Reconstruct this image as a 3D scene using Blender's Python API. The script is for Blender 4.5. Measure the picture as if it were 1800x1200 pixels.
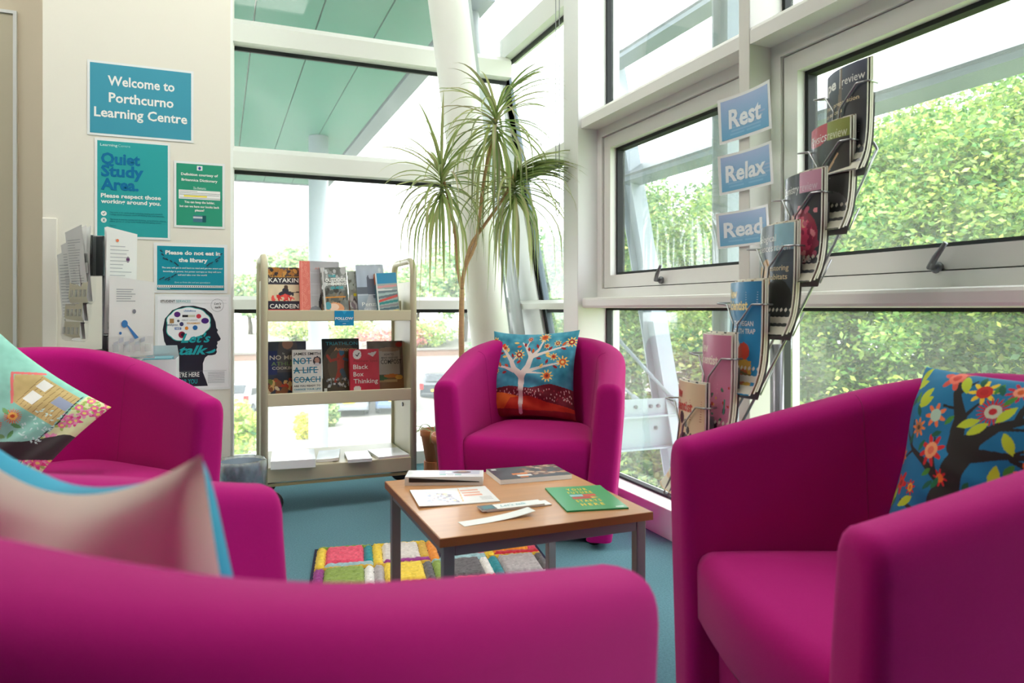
import bpy, bmesh, math, random
import numpy as np
from mathutils import Vector, Matrix

for o in list(bpy.data.objects):
    bpy.data.objects.remove(o)
SC = bpy.context.scene
COL = SC.collection
R = math.radians

# ------------------------------------------------------------------ camera
# room axes: +x along the back glazing, +y along the right-hand glazing (away)
F, HZ, CH, TH = 1250.0, 542.0, 0.95, R(22.3)
S_, C_ = math.sin(TH), math.cos(TH)
cam = bpy.data.cameras.new('camera')
cam.sensor_width = 36.0
cam.lens = F / 1800 * 36
cam.shift_y = -(600 - HZ) / 1800
cam.clip_start = 0.05
cam.dof.use_dof = True
cam.dof.focus_distance = 2.9
cam.dof.aperture_fstop = 4.0
camo = bpy.data.objects.new('camera', cam)
COL.objects.link(camo)
camo.location = (0, 0, CH)
camo.rotation_euler = (R(90), 0, -TH)
SC.camera = camo

# ------------------------------------------------------------------ sky, sun, exposure
w = bpy.data.worlds.new('overcast_sky')
SC.world = w
w.use_nodes = True
bg = w.node_tree.nodes['Background']
bg.inputs[0].default_value = (0.94, 0.97, 1.0, 1)
bg.inputs[1].default_value = 2.2
sl = bpy.data.lights.new('sun', 'SUN')
sl.energy = 2.2
sl.angle = R(8)
sl.color = (1.0, 0.95, 0.86)
so = bpy.data.objects.new('sun', sl)
COL.objects.link(so)
so.rotation_euler = Vector((0.62, 0.45, -0.85)).to_track_quat('-Z', 'Y').to_euler()
so.location = (-4, -4, 9)
SC.view_settings.view_transform = 'Standard'
SC.view_settings.look = 'None'
SC.view_settings.gamma = 1.0
SC.view_settings.use_curve_mapping = False
SC.view_settings.exposure = 1.5


# ------------------------------------------------------------------ photo pixel -> place
def P(u, v, d):
    l = (u - 900) / F * d
    return Vector((l * C_ + d * S_, -l * S_ + d * C_, CH - (v - HZ) / F * d))
def onX(u, v, x):
    return P(u, v, x / ((u - 900) / F * C_ + S_))
def onY(u, v, y):
    return P(u, v, y / (C_ - (u - 900) / F * S_))
def onZ(u, v, z):
    return P(u, v, (CH - z) * F / (v - HZ))
def LD(l, d, z=0.0):
    return Vector((l * C_ + d * S_, -l * S_ + d * C_, z))


# ------------------------------------------------------------------ materials
def lin(c):
    c = np.asarray(c, dtype=float) / 255.0
    return np.where(c <= 0.04045, c / 12.92, ((c + 0.055) / 1.055) ** 2.4)

MATS = {}
def mat(name, rgb, rough=0.5, metal=0.0, var=0.0, vscale=8.0, bump=0.0, bscale=60.0, sheen=0.0, spec=0.5, coat=0.0, stretch=None):
    """Principled material; var = procedural colour variation, bump = procedural relief."""
    if name in MATS:
        return MATS[name]
    m = bpy.data.materials.new(name)
    m.use_nodes = True
    nt = m.node_tree
    b = nt.nodes['Principled BSDF']
    c = tuple(lin(rgb)) + (1,)
    b.inputs['Base Color'].default_value = c
    b.inputs['Roughness'].default_value = rough
    b.inputs['Metallic'].default_value = metal
    b.inputs['Specular IOR Level'].default_value = spec
    if coat:
        b.inputs['Coat Weight'].default_value = coat
        b.inputs['Coat Roughness'].default_value = 0.12
    if sheen:
        b.inputs['Sheen Weight'].default_value = sheen
        b.inputs['Sheen Roughness'].default_value = 0.45
        b.inputs['Sheen Tint'].default_value = tuple(min(1, q * 0.6 + 0.35) for q in c[:3]) + (1,)
    tc = nt.nodes.new('ShaderNodeTexCoord')
    src = tc.outputs['Object']
    if stretch:
        mp = nt.nodes.new('ShaderNodeMapping')
        mp.inputs['Scale'].default_value = stretch
        nt.links.new(src, mp.inputs['Vector'])
        src = mp.outputs['Vector']
    if var:
        n = nt.nodes.new('ShaderNodeTexNoise')
        n.inputs['Scale'].default_value = vscale
        n.inputs['Detail'].default_value = 5
        nt.links.new(src, n.inputs['Vector'])
        mx = nt.nodes.new('ShaderNodeMix')
        mx.data_type = 'RGBA'
        mx.inputs[6].default_value = tuple(q * (1 - var) for q in c[:3]) + (1,)
        mx.inputs[7].default_value = tuple(min(1, q * (1 + var)) for q in c[:3]) + (1,)
        nt.links.new(n.outputs['Fac'], mx.inputs[0])
        nt.links.new(mx.outputs[2], b.inputs['Base Color'])
    if bump:
        n2 = nt.nodes.new('ShaderNodeTexNoise')
        n2.inputs['Scale'].default_value = bscale
        n2.inputs['Detail'].default_value = 3
        nt.links.new(src, n2.inputs['Vector'])
        bp = nt.nodes.new('ShaderNodeBump')
        bp.inputs['Strength'].default_value = bump
        bp.inputs['Distance'].default_value = 0.002
        nt.links.new(n2.outputs['Fac'], bp.inputs['Height'])
        nt.links.new(bp.outputs['Normal'], b.inputs['Normal'])
    MATS[name] = m
    return m

def print_mat(name, rough=0.5, coat=0.0, translucent=0.0, sheen=0.0):
    """Flat print / dyed colour: reads the colour attribute laid on the geometry."""
    if name in MATS:
        return MATS[name]
    m = bpy.data.materials.new(name)
    m.use_nodes = True
    nt = m.node_tree
    b = nt.nodes['Principled BSDF']
    a = nt.nodes.new('ShaderNodeVertexColor')
    a.layer_name = 'Col'
    nt.links.new(a.outputs['Color'], b.inputs['Base Color'])
    b.inputs['Roughness'].default_value = rough
    b.inputs['Coat Weight'].default_value = coat
    b.inputs['Coat Roughness'].default_value = 0.1
    b.inputs['Sheen Weight'].default_value = sheen
    if translucent:
        tr = nt.nodes.new('ShaderNodeBsdfTranslucent')
        nt.links.new(a.outputs['Color'], tr.inputs['Color'])
        mx = nt.nodes.new('ShaderNodeMixShader')
        mx.inputs[0].default_value = translucent
        nt.links.new(b.outputs[0], mx.inputs[1])
        nt.links.new(tr.outputs[0], mx.inputs[2])
        nt.links.new(mx.outputs[0], nt.nodes['Material Output'].inputs['Surface'])
    MATS[name] = m
    return m

def glass_mat(name, tint=(0.97, 0.985, 0.98), gloss=0.5, veil=0.0, ior=1.45, nscale=3.0):
    if name in MATS:
        return MATS[name]
    m = bpy.data.materials.new(name)
    m.use_nodes = True
    nt = m.node_tree
    nt.nodes.remove(nt.nodes['Principled BSDF'])
    out = nt.nodes['Material Output']
    t = nt.nodes.new('ShaderNodeBsdfTransparent')
    t.inputs[0].default_value = tuple(tint) + (1,)
    g = nt.nodes.new('ShaderNodeBsdfGlossy')
    g.inputs['Roughness'].default_value = 0.02
    fr = nt.nodes.new('ShaderNodeFresnel')
    fr.inputs[0].default_value = ior
    ml = nt.nodes.new('ShaderNodeMath')
    ml.operation = 'MULTIPLY'
    ml.inputs[1].default_value = gloss
    nt.links.new(fr.outputs[0], ml.inputs[0])
    mx = nt.nodes.new('ShaderNodeMixShader')
    nt.links.new(ml.outputs[0], mx.inputs[0])
    nt.links.new(t.outputs[0], mx.inputs[1])
    nt.links.new(g.outputs[0], mx.inputs[2])
    last = mx
    if veil:  # white translucent veil: painted haze on windows, milkiness on plastics
        df = nt.nodes.new('ShaderNodeBsdfTranslucent')
        df.inputs[0].default_value = (0.9, 0.93, 0.92, 1)
        n = nt.nodes.new('ShaderNodeTexNoise')
        n.inputs['Scale'].default_value = nscale
        n.inputs['Detail'].default_value = 6
        tc = nt.nodes.new('ShaderNodeTexCoord')
        nt.links.new(tc.outputs['Object'], n.inputs['Vector'])
        m2 = nt.nodes.new('ShaderNodeMath')
        m2.operation = 'MULTIPLY'
        m2.inputs[1].default_value = veil * 2
        nt.links.new(n.outputs['Fac'], m2.inputs[0])
        mx2 = nt.nodes.new('ShaderNodeMixShader')
        nt.links.new(m2.outputs[0], mx2.inputs[0])
        nt.links.new(mx.outputs[0], mx2.inputs[1])
        nt.links.new(df.outputs[0], mx2.inputs[2])
        last = mx2
    nt.links.new(last.outputs[0], out.inputs['Surface'])
    MATS[name] = m
    return m

def emit_mat(name, rgb, st):
    m = bpy.data.materials.new(name)
    m.use_nodes = True
    b = m.node_tree.nodes['Principled BSDF']
    b.inputs['Emission Color'].default_value = tuple(rgb) + (1,)
    b.inputs['Emission Strength'].default_value = st
    MATS[name] = m
    return m

WALLP = mat('warm_white_paint', (232, 227, 215), 0.75, var=0.02, vscale=2.0, bump=0.05, bscale=200)
WALLQ = mat('cream_paint', (226, 214, 190), 0.75, var=0.03, vscale=2.0)
FRAME = mat('pale_grey_coated_metal', (233, 232, 228), 0.35, var=0.02, vscale=3.0)
FRAMEW = mat('white_coated_metal', (238, 240, 238), 0.4, var=0.01)
GASKET = mat('black_rubber', (24, 28, 32), 0.6)
GLASSB = glass_mat('haze_veiled_window_glass', veil=0.09, gloss=0.22)  # stronger white veil on the back panes stands in for outdoor haze
GLASS = glass_mat('window_glass', veil=0.05, gloss=0.22)  # thin white veil, haze painted over the outside view
ACRYL = glass_mat('clear_acrylic', tint=(0.975, 0.98, 0.98), gloss=1.0)
FOG = glass_mat('frosted_acrylic', tint=(0.95, 0.95, 0.96), gloss=0.8, veil=0.25)
GALV = mat('galvanised_steel', (104, 117, 129), 0.45, metal=0.2, var=0.1, vscale=6)
CHROME = mat('brushed_steel_wire', (165, 165, 168), 0.28, metal=0.9)
TEAL = mat('teal_soffit_board', (46, 128, 110), 0.5, var=0.06, vscale=1.5)
FABRIC = mat('magenta_wool_felt', (175, 12, 113), 0.9, var=0.10, vscale=320.0, bump=0.35, bscale=700.0, sheen=0.28, spec=0.15)
SEAMM = mat('dark_magenta_seam', (150, 10, 95), 0.9)
BLACKP = mat('black_plastic', (22, 22, 24), 0.4)
BEIGE = mat('beige_powder_coat', (205, 196, 166), 0.4, var=0.02, vscale=5)
OAK = mat('oak_laminate', (196, 140, 92), 0.32, var=0.16, vscale=5.0, stretch=(1.2, 14, 14), coat=0.15)
OAKEDGE = mat('dark_oak_edge', (150, 88, 46), 0.4, var=0.1, vscale=10)
TABLESTEEL = mat('grey_steel_tube', (128, 126, 132), 0.4, metal=0.5)
PAPER = mat('white_paper', (240, 240, 238), 0.7)
PAGES = mat('page_edges', (226, 220, 206), 0.8, var=0.12, vscale=3.0, stretch=(1, 300, 300))
LAMI = mat('laminate_sheet', (238, 240, 240), 0.25, coat=0.3)
PRINT = print_mat('printed_paper', 0.45, coat=0.12)
PRINTG = print_mat('glossy_print', 0.32, coat=0.35)
DYED = print_mat('printed_cotton', 0.85, sheen=0.1)
LEAF = print_mat('tree_leaf', 0.55, translucent=0.35)
LEAFP = print_mat('houseplant_leaf', 0.4, translucent=0.4)
BARK = mat('bark', (72, 61, 50), 0.9, var=0.3, vscale=9, bump=0.8, bscale=30)
CARPET = mat('teal_carpet', (102, 143, 155), 0.98, var=0.4, vscale=160, bump=0.9, bscale=420, spec=0.1)
TARMAC = mat('pale_tarmac', (122, 119, 114), 0.9, var=0.06, vscale=3)
GRASS = mat('grass_bank', (128, 158, 76), 0.95, var=0.4, vscale=5)


# ------------------------------------------------------------------ mesh helpers
def props(o, label=None, cat=None, group=None, kind=None):
    if label: o['label'] = label
    if cat: o['category'] = cat
    if group: o['group'] = group
    if kind: o['kind'] = kind
    return o

def empty(name, loc=(0, 0, 0), rz=0.0, label=None, cat=None, group=None, kind=None, mw=None):
    o = bpy.data.objects.new(name, None)
    o.empty_display_size = 0.05
    COL.objects.link(o)
    if mw is not None:
        o.matrix_world = mw
    else:
        o.location = loc
        o.rotation_euler = (0, 0, rz)
    return props(o, label, cat, group, kind)

def link(name, me, m=None, parent=None, smooth=False):
    if m is not None:
        me.materials.append(m)
    if smooth:
        me.polygons.foreach_set('use_smooth', [True] * len(me.polygons))
    o = bpy.data.objects.new(name, me)
    COL.objects.link(o)
    if parent is not None:
        o.parent = parent
    return o

def meshv(name, verts, faces, m=None, parent=None, smooth=False):
    me = bpy.data.meshes.new(name)
    me.from_pydata([tuple(v) for v in verts], [], [tuple(f) for f in faces])
    me.update()
    return link(name, me, m, parent, smooth)

class MB:
    """collects shapes of ONE part"""
    def __init__(self):
        self.v, self.f = [], []
    def add(self, verts, faces):
        k = len(self.v)
        self.v += [tuple(q) for q in verts]
        self.f += [tuple(i + k for i in fc) for fc in faces]
        return self
    def box(self, x0, x1, y0, y1, z0, z1):
        v = [(x, y, z) for z in (z0, z1) for y in (y0, y1) for x in (x0, x1)]
        return self.add(v, [(0, 2, 3, 1), (4, 5, 7, 6), (0, 1, 5, 4), (2, 6, 7, 3), (0, 4, 6, 2), (1, 3, 7, 5)])
    def prism(self, poly, axis, a, b):
        """poly of 2-D points extruded along axis from a to b"""
        n = len(poly)
        def pt(p, t):
            return {'x': (t, p[0], p[1]), 'y': (p[0], t, p[1]), 'z': (p[0], p[1], t)}[axis]
        v = [pt(p, a) for p in poly] + [pt(p, b) for p in poly]
        f = [tuple(range(n - 1, -1, -1)), tuple(range(n, 2 * n))]
        f += [(i, (i + 1) % n, n + (i + 1) % n, n + i) for i in range(n)]
        return self.add(v, f)
    def tube(self, pts, r, seg=10, closed=False, caps=True):
        pts = [Vector(p) for p in pts]
        n = len(pts)
        rs = r if hasattr(r, '__len__') else [r] * n
        rings = []
        up = None
        for i, p in enumerate(pts):
            a = pts[(i - 1) % n] if (closed or i > 0) else p
            b = pts[(i + 1) % n] if (closed or i < n - 1) else p
            t = (b - a).normalized()
            if up is None:
                up = Vector((0, 0, 1)) if abs(t.z) < 0.9 else Vector((1, 0, 0))
            s = t.cross(up)
            if s.length < 1e-6: s = t.orthogonal()
            s.normalize()
            up = s.cross(t).normalized()
            rings.append([p + (s * math.cos(2 * math.pi * k / seg) + up * math.sin(2 * math.pi * k / seg)) * rs[i] for k in range(seg)])
        v = [q for rg in rings for q in rg]
        f = []
        for i in range(n if closed else n - 1):
            j = (i + 1) % n
            for k in range(seg):
                l = (k + 1) % seg
                f.append((i * seg + k, i * seg + l, j * seg + l, j * seg + k))
        if caps and not closed:
            f += [tuple(range(seg - 1, -1, -1)), tuple((n - 1) * seg + k for k in range(seg))]
        return self.add(v, f)
    def lathe(self, prof, seg=24, c=(0, 0, 0), caps=True):
        v = [(c[0] + r * math.cos(2 * math.pi * k / seg), c[1] + r * math.sin(2 * math.pi * k / seg), c[2] + z) for r, z in prof for k in range(seg)]
        f = []
        for i in range(len(prof) - 1):
            for k in range(seg):
                l = (k + 1) % seg
                f.append((i * seg + k, i * seg + l, (i + 1) * seg + l, (i + 1) * seg + k))
        if caps:
            f += [tuple(range(seg - 1, -1, -1)), tuple((len(prof) - 1) * seg + k for k in range(seg))]
        return self.add(v, f)
    def done(self, name, m, parent=None, smooth=False, bevel=0.0, bseg=2):
        me = bpy.data.meshes.new(name)
        me.from_pydata(self.v, [], self.f)
        if bevel:
            bm = bmesh.new()
            bm.from_mesh(me)
            bmesh.ops.bevel(bm, geom=bm.edges[:], offset=bevel, segments=bseg, affect='EDGES', profile=0.5)
            bm.to_mesh(me)
            bm.free()
        me.update()
        return link(name, me, m, parent, smooth)

def box(name, b, m, parent=None, bevel=0.0, smooth=False):
    return MB().box(*b).done(name, m, parent, smooth, bevel)

def arc(p0, p1, p2, r, n=6):
    """rounded corner p0-p1-p2: list of points replacing p1"""
    p0, p1, p2 = Vector(p0), Vector(p1), Vector(p2)
    a = (p0 - p1).normalized(); b = (p2 - p1).normalized()
    ang = a.angle(b)
    t = min(r / math.tan(ang / 2), 0.49 * min((p0 - p1).length, (p2 - p1).length))
    s, e = p1 + a * t, p1 + b * t
    return [s.lerp(p1, k / n).lerp(p1.lerp(e, k / n), k / n) for k in range(n + 1)]

def rounded(pts, r, n=5):
    out = [Vector(pts[0])]
    for i in range(1, len(pts) - 1):
        out += arc(pts[i - 1], pts[i], pts[i + 1], r, n)
    return out + [Vector(pts[-1])]

def setcol(me, per_face):
    """per-face linear RGB -> corner colour attribute"""
    a = me.color_attributes.new('Col', 'FLOAT_COLOR', 'CORNER')
    cnt = np.empty(len(me.polygons), dtype=np.int32)
    me.polygons.foreach_get('loop_total', cnt)
    pf = np.asarray(per_face, dtype=np.float32).reshape(-1, 3)
    c = np.repeat(pf, cnt, axis=0)
    a.data.foreach_set('color', np.concatenate([c, np.ones((len(c), 1), np.float32)], 1).ravel())

def gridmesh(name, pts, cols, m, parent=None, smooth=True):
    """pts (ny+1,nx+1,3); cols (ny,nx,3) in 0..255 or None"""
    pts = np.asarray(pts, dtype=np.float32)
    ny, nx = pts.shape[0] - 1, pts.shape[1] - 1
    i = np.arange(ny)[:, None] * (nx + 1) + np.arange(nx)[None, :]
    q = np.stack([i, i + 1, i + nx + 2, i + nx + 1], -1).reshape(-1, 4)
    me = bpy.data.meshes.new(name)
    me.from_pydata(pts.reshape(-1, 3).tolist(), [], q.tolist())
    if cols is not None:
        setcol(me, lin(cols).reshape(-1, 3))
    me.update()
    return link(name, me, m, parent, smooth)


# ------------------------------------------------------------------ printing: canvas, polygons, lettering
class Canvas:
    """small raster in user units (W x H, y up); laid as faces of a grid"""
    def __init__(s, W, H, nx, bgc):
        s.W, s.H, s.nx = W, H, nx
        s.ny = max(4, int(round(nx * H / W)))
        s.a = np.empty((s.ny, s.nx, 3)); s.a[:] = bgc
        x = (np.arange(s.nx) + 0.5) / s.nx * W
        y = (np.arange(s.ny) + 0.5) / s.ny * H
        s.X, s.Y = np.meshgrid(x, y)
        s.rng = np.random.default_rng(7)
    def put(s, mk, c):
        s.a[mk] = c; return s
    def rect(s, x0, y0, x1, y1, c):
        return s.put((s.X >= x0) & (s.X < x1) & (s.Y >= y0) & (s.Y < y1), c)
    def ell(s, cx, cy, rx, ry, c, rot=0.0):
        dx, dy = s.X - cx, s.Y - cy
        ca, sa = math.cos(rot), math.sin(rot)
        return s.put(((dx * ca + dy * sa) / rx) ** 2 + ((-dx * sa + dy * ca) / ry) ** 2 <= 1, c)
    def leaf(s, cx, cy, l, wd, rot, c):
        dx, dy = s.X - cx, s.Y - cy
        ca, sa = math.cos(rot), math.sin(rot)
        p, q = (dx * ca + dy * sa) / l, (-dx * sa + dy * ca) / wd
        return s.put((np.abs(p) < 1) & (np.abs(q) < (1 - p * p)), c)
    def poly(s, pts, c):
        ins = np.zeros(s.X.shape, bool)
        n = len(pts)
        for i in range(n):
            (x0, y0), (x1, y1) = pts[i], pts[(i + 1) % n]
            if y0 == y1: continue
            cr = ((s.Y >= min(y0, y1)) & (s.Y < max(y0, y1))) & (s.X < (s.Y - y0) / (y1 - y0) * (x1 - x0) + x0)
            ins ^= cr
        return s.put(ins, c)
    def line(s, pts, wds, c):
        if not hasattr(wds, '__len__'): wds = [wds] * len(pts)
        for i in range(len(pts) - 1):
            (x0, y0), (x1, y1) = pts[i], pts[i + 1]
            L = (x1 - x0) ** 2 + (y1 - y0) ** 2 + 1e-12
            t = np.clip(((s.X - x0) * (x1 - x0) + (s.Y - y0) * (y1 - y0)) / L, 0, 1)
            d = np.hypot(s.X - x0 - t * (x1 - x0), s.Y - y0 - t * (y1 - y0))
            s.put(d < (wds[i] + (wds[i + 1] - wds[i]) * t) / 2, c)
        return s
    def flower(s, cx, cy, r, n, petal, ring, core, rot=0.0):
        dx, dy = s.X - cx, s.Y - cy
        rr, an = np.hypot(dx, dy), np.arctan2(dy, dx) + rot
        s.put(rr < r * (0.72 + 0.28 * np.cos(an * n)), petal)
        s.put(rr < r * 0.5, ring)
        return s.put(rr < r * 0.24, core)
    def noise(s, amp, cells, mk=None):
        g = s.rng.random((cells + 2, cells + 2))
        fx, fy = s.X / s.W * cells, s.Y / s.H * cells
        ix, iy = fx.astype(int), fy.astype(int)
        tx, ty = fx - ix, fy - iy
        v = (g[iy, ix] * (1 - tx) + g[iy, ix + 1] * tx) * (1 - ty) + (g[iy + 1, ix] * (1 - tx) + g[iy + 1, ix + 1] * tx) * ty
        d = ((v - 0.5) * 2 * amp)[..., None]
        s.a = np.clip(s.a + (d if mk is None else d * mk[..., None]), 0, 255)
        return s
    def grad(s, x0, y0, x1, y1, c0, c1):
        mk = (s.X >= x0) & (s.X < x1) & (s.Y >= y0) & (s.Y < y1)
        t = np.clip((s.Y - y0) / (y1 - y0), 0, 1)[..., None]
        s.a = np.where(mk[..., None], np.array(c0) * (1 - t) + np.array(c1) * t, s.a)
        return s
    def scatter(s, x0, y0, x1, y1, n, r, cols, seed=1):
        rg = random.Random(seed)
        for _ in range(n):
            s.ell(rg.uniform(x0, x1), rg.uniform(y0, y1), r * rg.uniform(.5, 1.4), r * rg.uniform(.5, 1.4), rg.choice(cols), rg.uniform(0, 3))
        return s

def lay(name, cv, surf, parent, m=None, o=0.0006):
    """canvas onto surface surf(x, y, o) -> local 3-D point"""
    xs = np.linspace(0, cv.W, cv.nx + 1)
    ys = np.linspace(0, cv.H, cv.ny + 1)
    pts = [[surf(x, y, o) for x in xs] for y in ys]
    return gridmesh(name, pts, cv.a, m or PRINT, parent)

def polys(name, shapes, surf, parent, m=None, o=0.0009):
    """shapes: list of (points, colour); later shapes lie a hair above earlier ones"""
    v, f, c = [], [], []
    for k, (pts, col) in enumerate(shapes):
        b = len(v)
        v += [tuple(surf(x, y, o + 0.00006 * k)) for x, y in pts]
        f.append(tuple(range(b, b + len(pts)))); c.append(lin(col))
    me = bpy.data.meshes.new(name)
    me.from_pydata(v, [], f)
    setcol(me, c)
    me.update()
    return link(name, me, m or PRINT, parent)

def rectp(x0, y0, x1, y1):
    return [(x0, y0), (x1, y0), (x1, y1), (x0, y1)]
def ellp(cx, cy, rx, ry, n=24):
    return [(cx + rx * math.cos(2 * math.pi * k / n), cy + ry * math.sin(2 * math.pi * k / n)) for k in range(n)]

TXT = {}
def text_geo(body, bold, shear=0.0):
    k = (body, bold, shear)
    if k not in TXT:
        cu = bpy.data.curves.new('t', 'FONT')
        cu.body = body
        cu.resolution_u = 2
        cu.offset = bold
        cu.shear = shear
        ob = bpy.data.objects.new('t', cu)
        COL.objects.link(ob)
        me = ob.to_mesh()
        v = np.array([q.co[:2] for q in me.vertices]) if len(me.vertices) else np.zeros((0, 2))
        f = [tuple(p.vertices) for p in me.polygons]
        ob.to_mesh_clear()
        bpy.data.objects.remove(ob)
        bpy.data.curves.remove(cu)
        TXT[k] = (v, f)
    return TXT[k]

def lettering(lines, surf, parent, name='lettering', m=None, o=0.0014):
    """lines: dicts/tuples (body, x, y baseline, cap height, colour, align, bold, width, shear)"""
    for ln in lines:
        body, x, y, h, col = ln[:5]
        al = ln[5] if len(ln) > 5 else 'l'
        bold = ln[6] if len(ln) > 6 else 0.0
        wd = ln[7] if len(ln) > 7 else None
        sh = ln[8] if len(ln) > 8 else 0.0
        v, f = text_geo(body, bold, sh)
        if not len(v): continue
        x0, x1 = v[:, 0].min(), v[:, 0].max()
        sy = h / 0.70
        sx = wd / (x1 - x0) if wd else sy
        off = {'l': 0, 'c': -(x1 - x0) / 2, 'r': -(x1 - x0)}[al]
        me = bpy.data.meshes.new(name)
        me.from_pydata([tuple(surf(x + (p[0] - x0 + off) * sx, y + p[1] * sy, o)) for p in v], [], f)
        setcol(me, [lin(col)] * len(f))
        me.update()
        link(name, me, m or PRINT, parent)

def frame_mw(origin, xdir, ydir):
    """matrix whose local x/y run along xdir/ydir, z is their normal"""
    x = Vector(xdir).normalized()
    z = x.cross(Vector(ydir)).normalized()
    y = z.cross(x)
    m = Matrix((x, y, z)).transposed().to_4x4()
    m.translation = Vector(origin)
    return m
FLAT = lambda x, y, o: (x, y, o)

# ================================================================== THE SETTING
XR, YB, PY, ZC = 1.75, 4.35, 3.6, 3.6      # right glazing, back glazing, poster wall, ceiling
PX0, PX1 = -0.708, 0.044

def struct(name, b, m, label, cat, bevel=0.0):
    return props(box(name, b, m, None, bevel), label, cat, None, 'structure')

struct('floor', (-4.5, 1.87, -3.5, 4.5, -0.25, 0.0), CARPET, 'teal blue carpet covering the floor under the chairs', 'floor')
struct('ceiling', (-4.6, 1.95, -3.6, 4.6, ZC, ZC + 0.2), WALLP, 'plain white ceiling above the reading corner', 'ceiling')
DIMW = mat('low_bounce_brown', (112, 98, 84), 0.8, var=0.2, vscale=3)  # unseen walls kept dark to cut light bounced from behind the camera
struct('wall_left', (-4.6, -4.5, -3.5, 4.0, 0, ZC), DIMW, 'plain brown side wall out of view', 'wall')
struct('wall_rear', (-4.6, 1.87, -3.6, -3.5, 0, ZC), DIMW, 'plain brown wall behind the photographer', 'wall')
struct('wall_recess', (-4.5, PX0, 3.86, 4.0, 0, ZC), WALLQ, 'cream wall at the far left holding a pinboard', 'wall')
wp = props(box('wall_poster', (PX0, PX1, PY, 4.55, 0, ZC), WALLP), 'warm white partition wall carrying the teal posters', 'wall', None, 'structure')
box('trunking', (PX0, PX0 + 0.055, PY - 0.012, PY, 0, 1.34), WALLP, wp, 0.003)
box('trunking', (-0.015, PX1, PY - 0.0012, PY, 0, 1.31), WALLP, wp)
struct('trim_2', (PX1, PX1 + 0.012, 3.62, 4.5, 0, ZC), FRAMEW, 'white metal end trim where the poster wall meets the glazing', 'trim')
# pinboard on the recess wall
pb = empty('pinboard', (-1.35, 3.86, 1.3), label='large pale pinboard with slim frame at the far left edge', cat='pinboard')
q = onY(31, 22, 3.86)
px1, pz1 = q.x + 1.35, q.z - 1.3
box('board', (px1 - 1.2, px1 - 0.012, -0.012, 0, -1.0, pz1 - 0.012), mat('pinboard_vinyl', (206, 197, 172), 0.35, var=0.04, vscale=3), pb)
mb = MB().box(px1 - 1.2, px1, -0.02, 0, pz1 - 0.014, pz1).box(px1 - 0.014, px1, -0.02, 0, -1.0, pz1 - 0.014)
mb.done('frame', FRAMEW, pb)

# --- back glazing (window_1)
w1 = empty('window_1', (0, 0, 0), label='tall back window with pale horizontal rails behind the book trolley', cat='window', kind='structure')
XE = 1.78
def rail_back(z0, z1, x1=XE):
    mb = MB()
    zc = z0 + (z1 - z0) * 0.72
    mb.prism([(YB, z0), (YB + 0.14, z0), (YB + 0.14, z1), (YB + 0.045, z1), (YB, zc)], 'x', PX1, x1)
    mb.done('rail', FRAME, w1)
    box('gasket', (PX1 + 0.02, x1, YB + 0.085, YB + 0.105, z0 - 0.022, z0), GASKET, w1)
for z0, z1 in ((2.475, 2.62), (1.755, 1.885), (0.945, 1.022)):
    rail_back(z0, z1)
box('rail', (PX1, XE, YB, YB + 0.14, 3.45, ZC), FRAME, w1)
MB().prism([(YB - 0.10, 0), (YB + 0.14, 0), (YB + 0.14, 0.09), (YB - 0.10, 0.075)], 'x', PX1, XE).done('sill', FRAMEW, w1)
box('jamb', (PX1, PX1 + 0.03, YB + 0.03, YB + 0.14, 0.08, 3.45), FRAME, w1)
for z0, z1 in ((0.085, 0.945), (1.02, 1.755), (1.883, 2.475), (2.618, 3.45)):
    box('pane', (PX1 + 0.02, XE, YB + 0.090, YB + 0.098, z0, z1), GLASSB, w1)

# --- raked corner (window_2)
GX = 1.82
w2 = empty('window_2', (0, 0, 0), label='narrow corner window with a raked edge beside the leaning column', cat='window', kind='structure')
ra, rb_ = onX(884, 93, GX), onX(966, 580, GX)
def raky(z):
    return ra.y + (rb_.y - ra.y) * (z - ra.z) / (rb_.z - ra.z)
def raked_bar(name, x0, x1, a, b, z0, z1, m):
    MB().prism([(raky(z0) + a, z0), (raky(z0) + b, z0), (raky(z1) + b, z1), (raky(z1) + a, z1)], 'x', x0, x1).done(name, m, w2)
# white infill between the raked edge and the corner
zt = ZC
MB().prism([(raky(0.06) + 0.055, 0.06), (YB + 0.14, 0.06), (YB + 0.14, 2.70), (raky(2.58) + 0.055, 2.58)], 'x', GX - 0.03, GX + 0.02).done('infill_panel', FRAMEW, w2)
raked_bar('gasket', GX - 0.02, GX + 0.012, -0.012, 0.012, 0.1, 2.62, GASKET)
raked_bar('frame', GX - 0.04, GX + 0.03, 0.012, 0.06, 0.1, 2.68, FRAMEW)
raked_bar('gasket', GX - 0.02, GX + 0.012, -0.045, -0.03, 0.1, 2.62, mat('grey_rubber', (96, 110, 124), 0.6))
for z0, z1 in ((2.62, 2.78), (1.79, 1.885), (0.945, 1.0)):
    MB().prism([(XR, z0), (GX + 0.05, z0), (GX + 0.05, z1), (XR + 0.03, z1), (XR, z1 - 0.02)], 'y', 3.30, YB + 0.14).done('rail', FRAME, w2)
    box('gasket', (GX - 0.012, GX + 0.012, 3.31, raky(z0) , z0 - 0.018, z0), GASKET, w2)
box('rail', (XR, GX + 0.05, 3.30, YB + 0.14, 3.45, ZC), FRAME, w2)
box('sill', (XR - 0.05, GX + 0.05, 3.30, YB - 0.1, 0, 0.12), FRAMEW, w2)
for z0, z1 in ((0.12, 0.945), (1.0, 1.79), (1.885, 2.62)):
    MB().prism([(3.30, z0), (raky(z0), z0), (raky(z1), z1), (3.30, z1)], 'x', GX - 0.004, GX + 0.004).done('pane', GLASS, w2)
box('pane', (GX - 0.004, GX + 0.004, 3.30, YB + 0.1, 2.78, 3.45), GLASS, w2)
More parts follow.
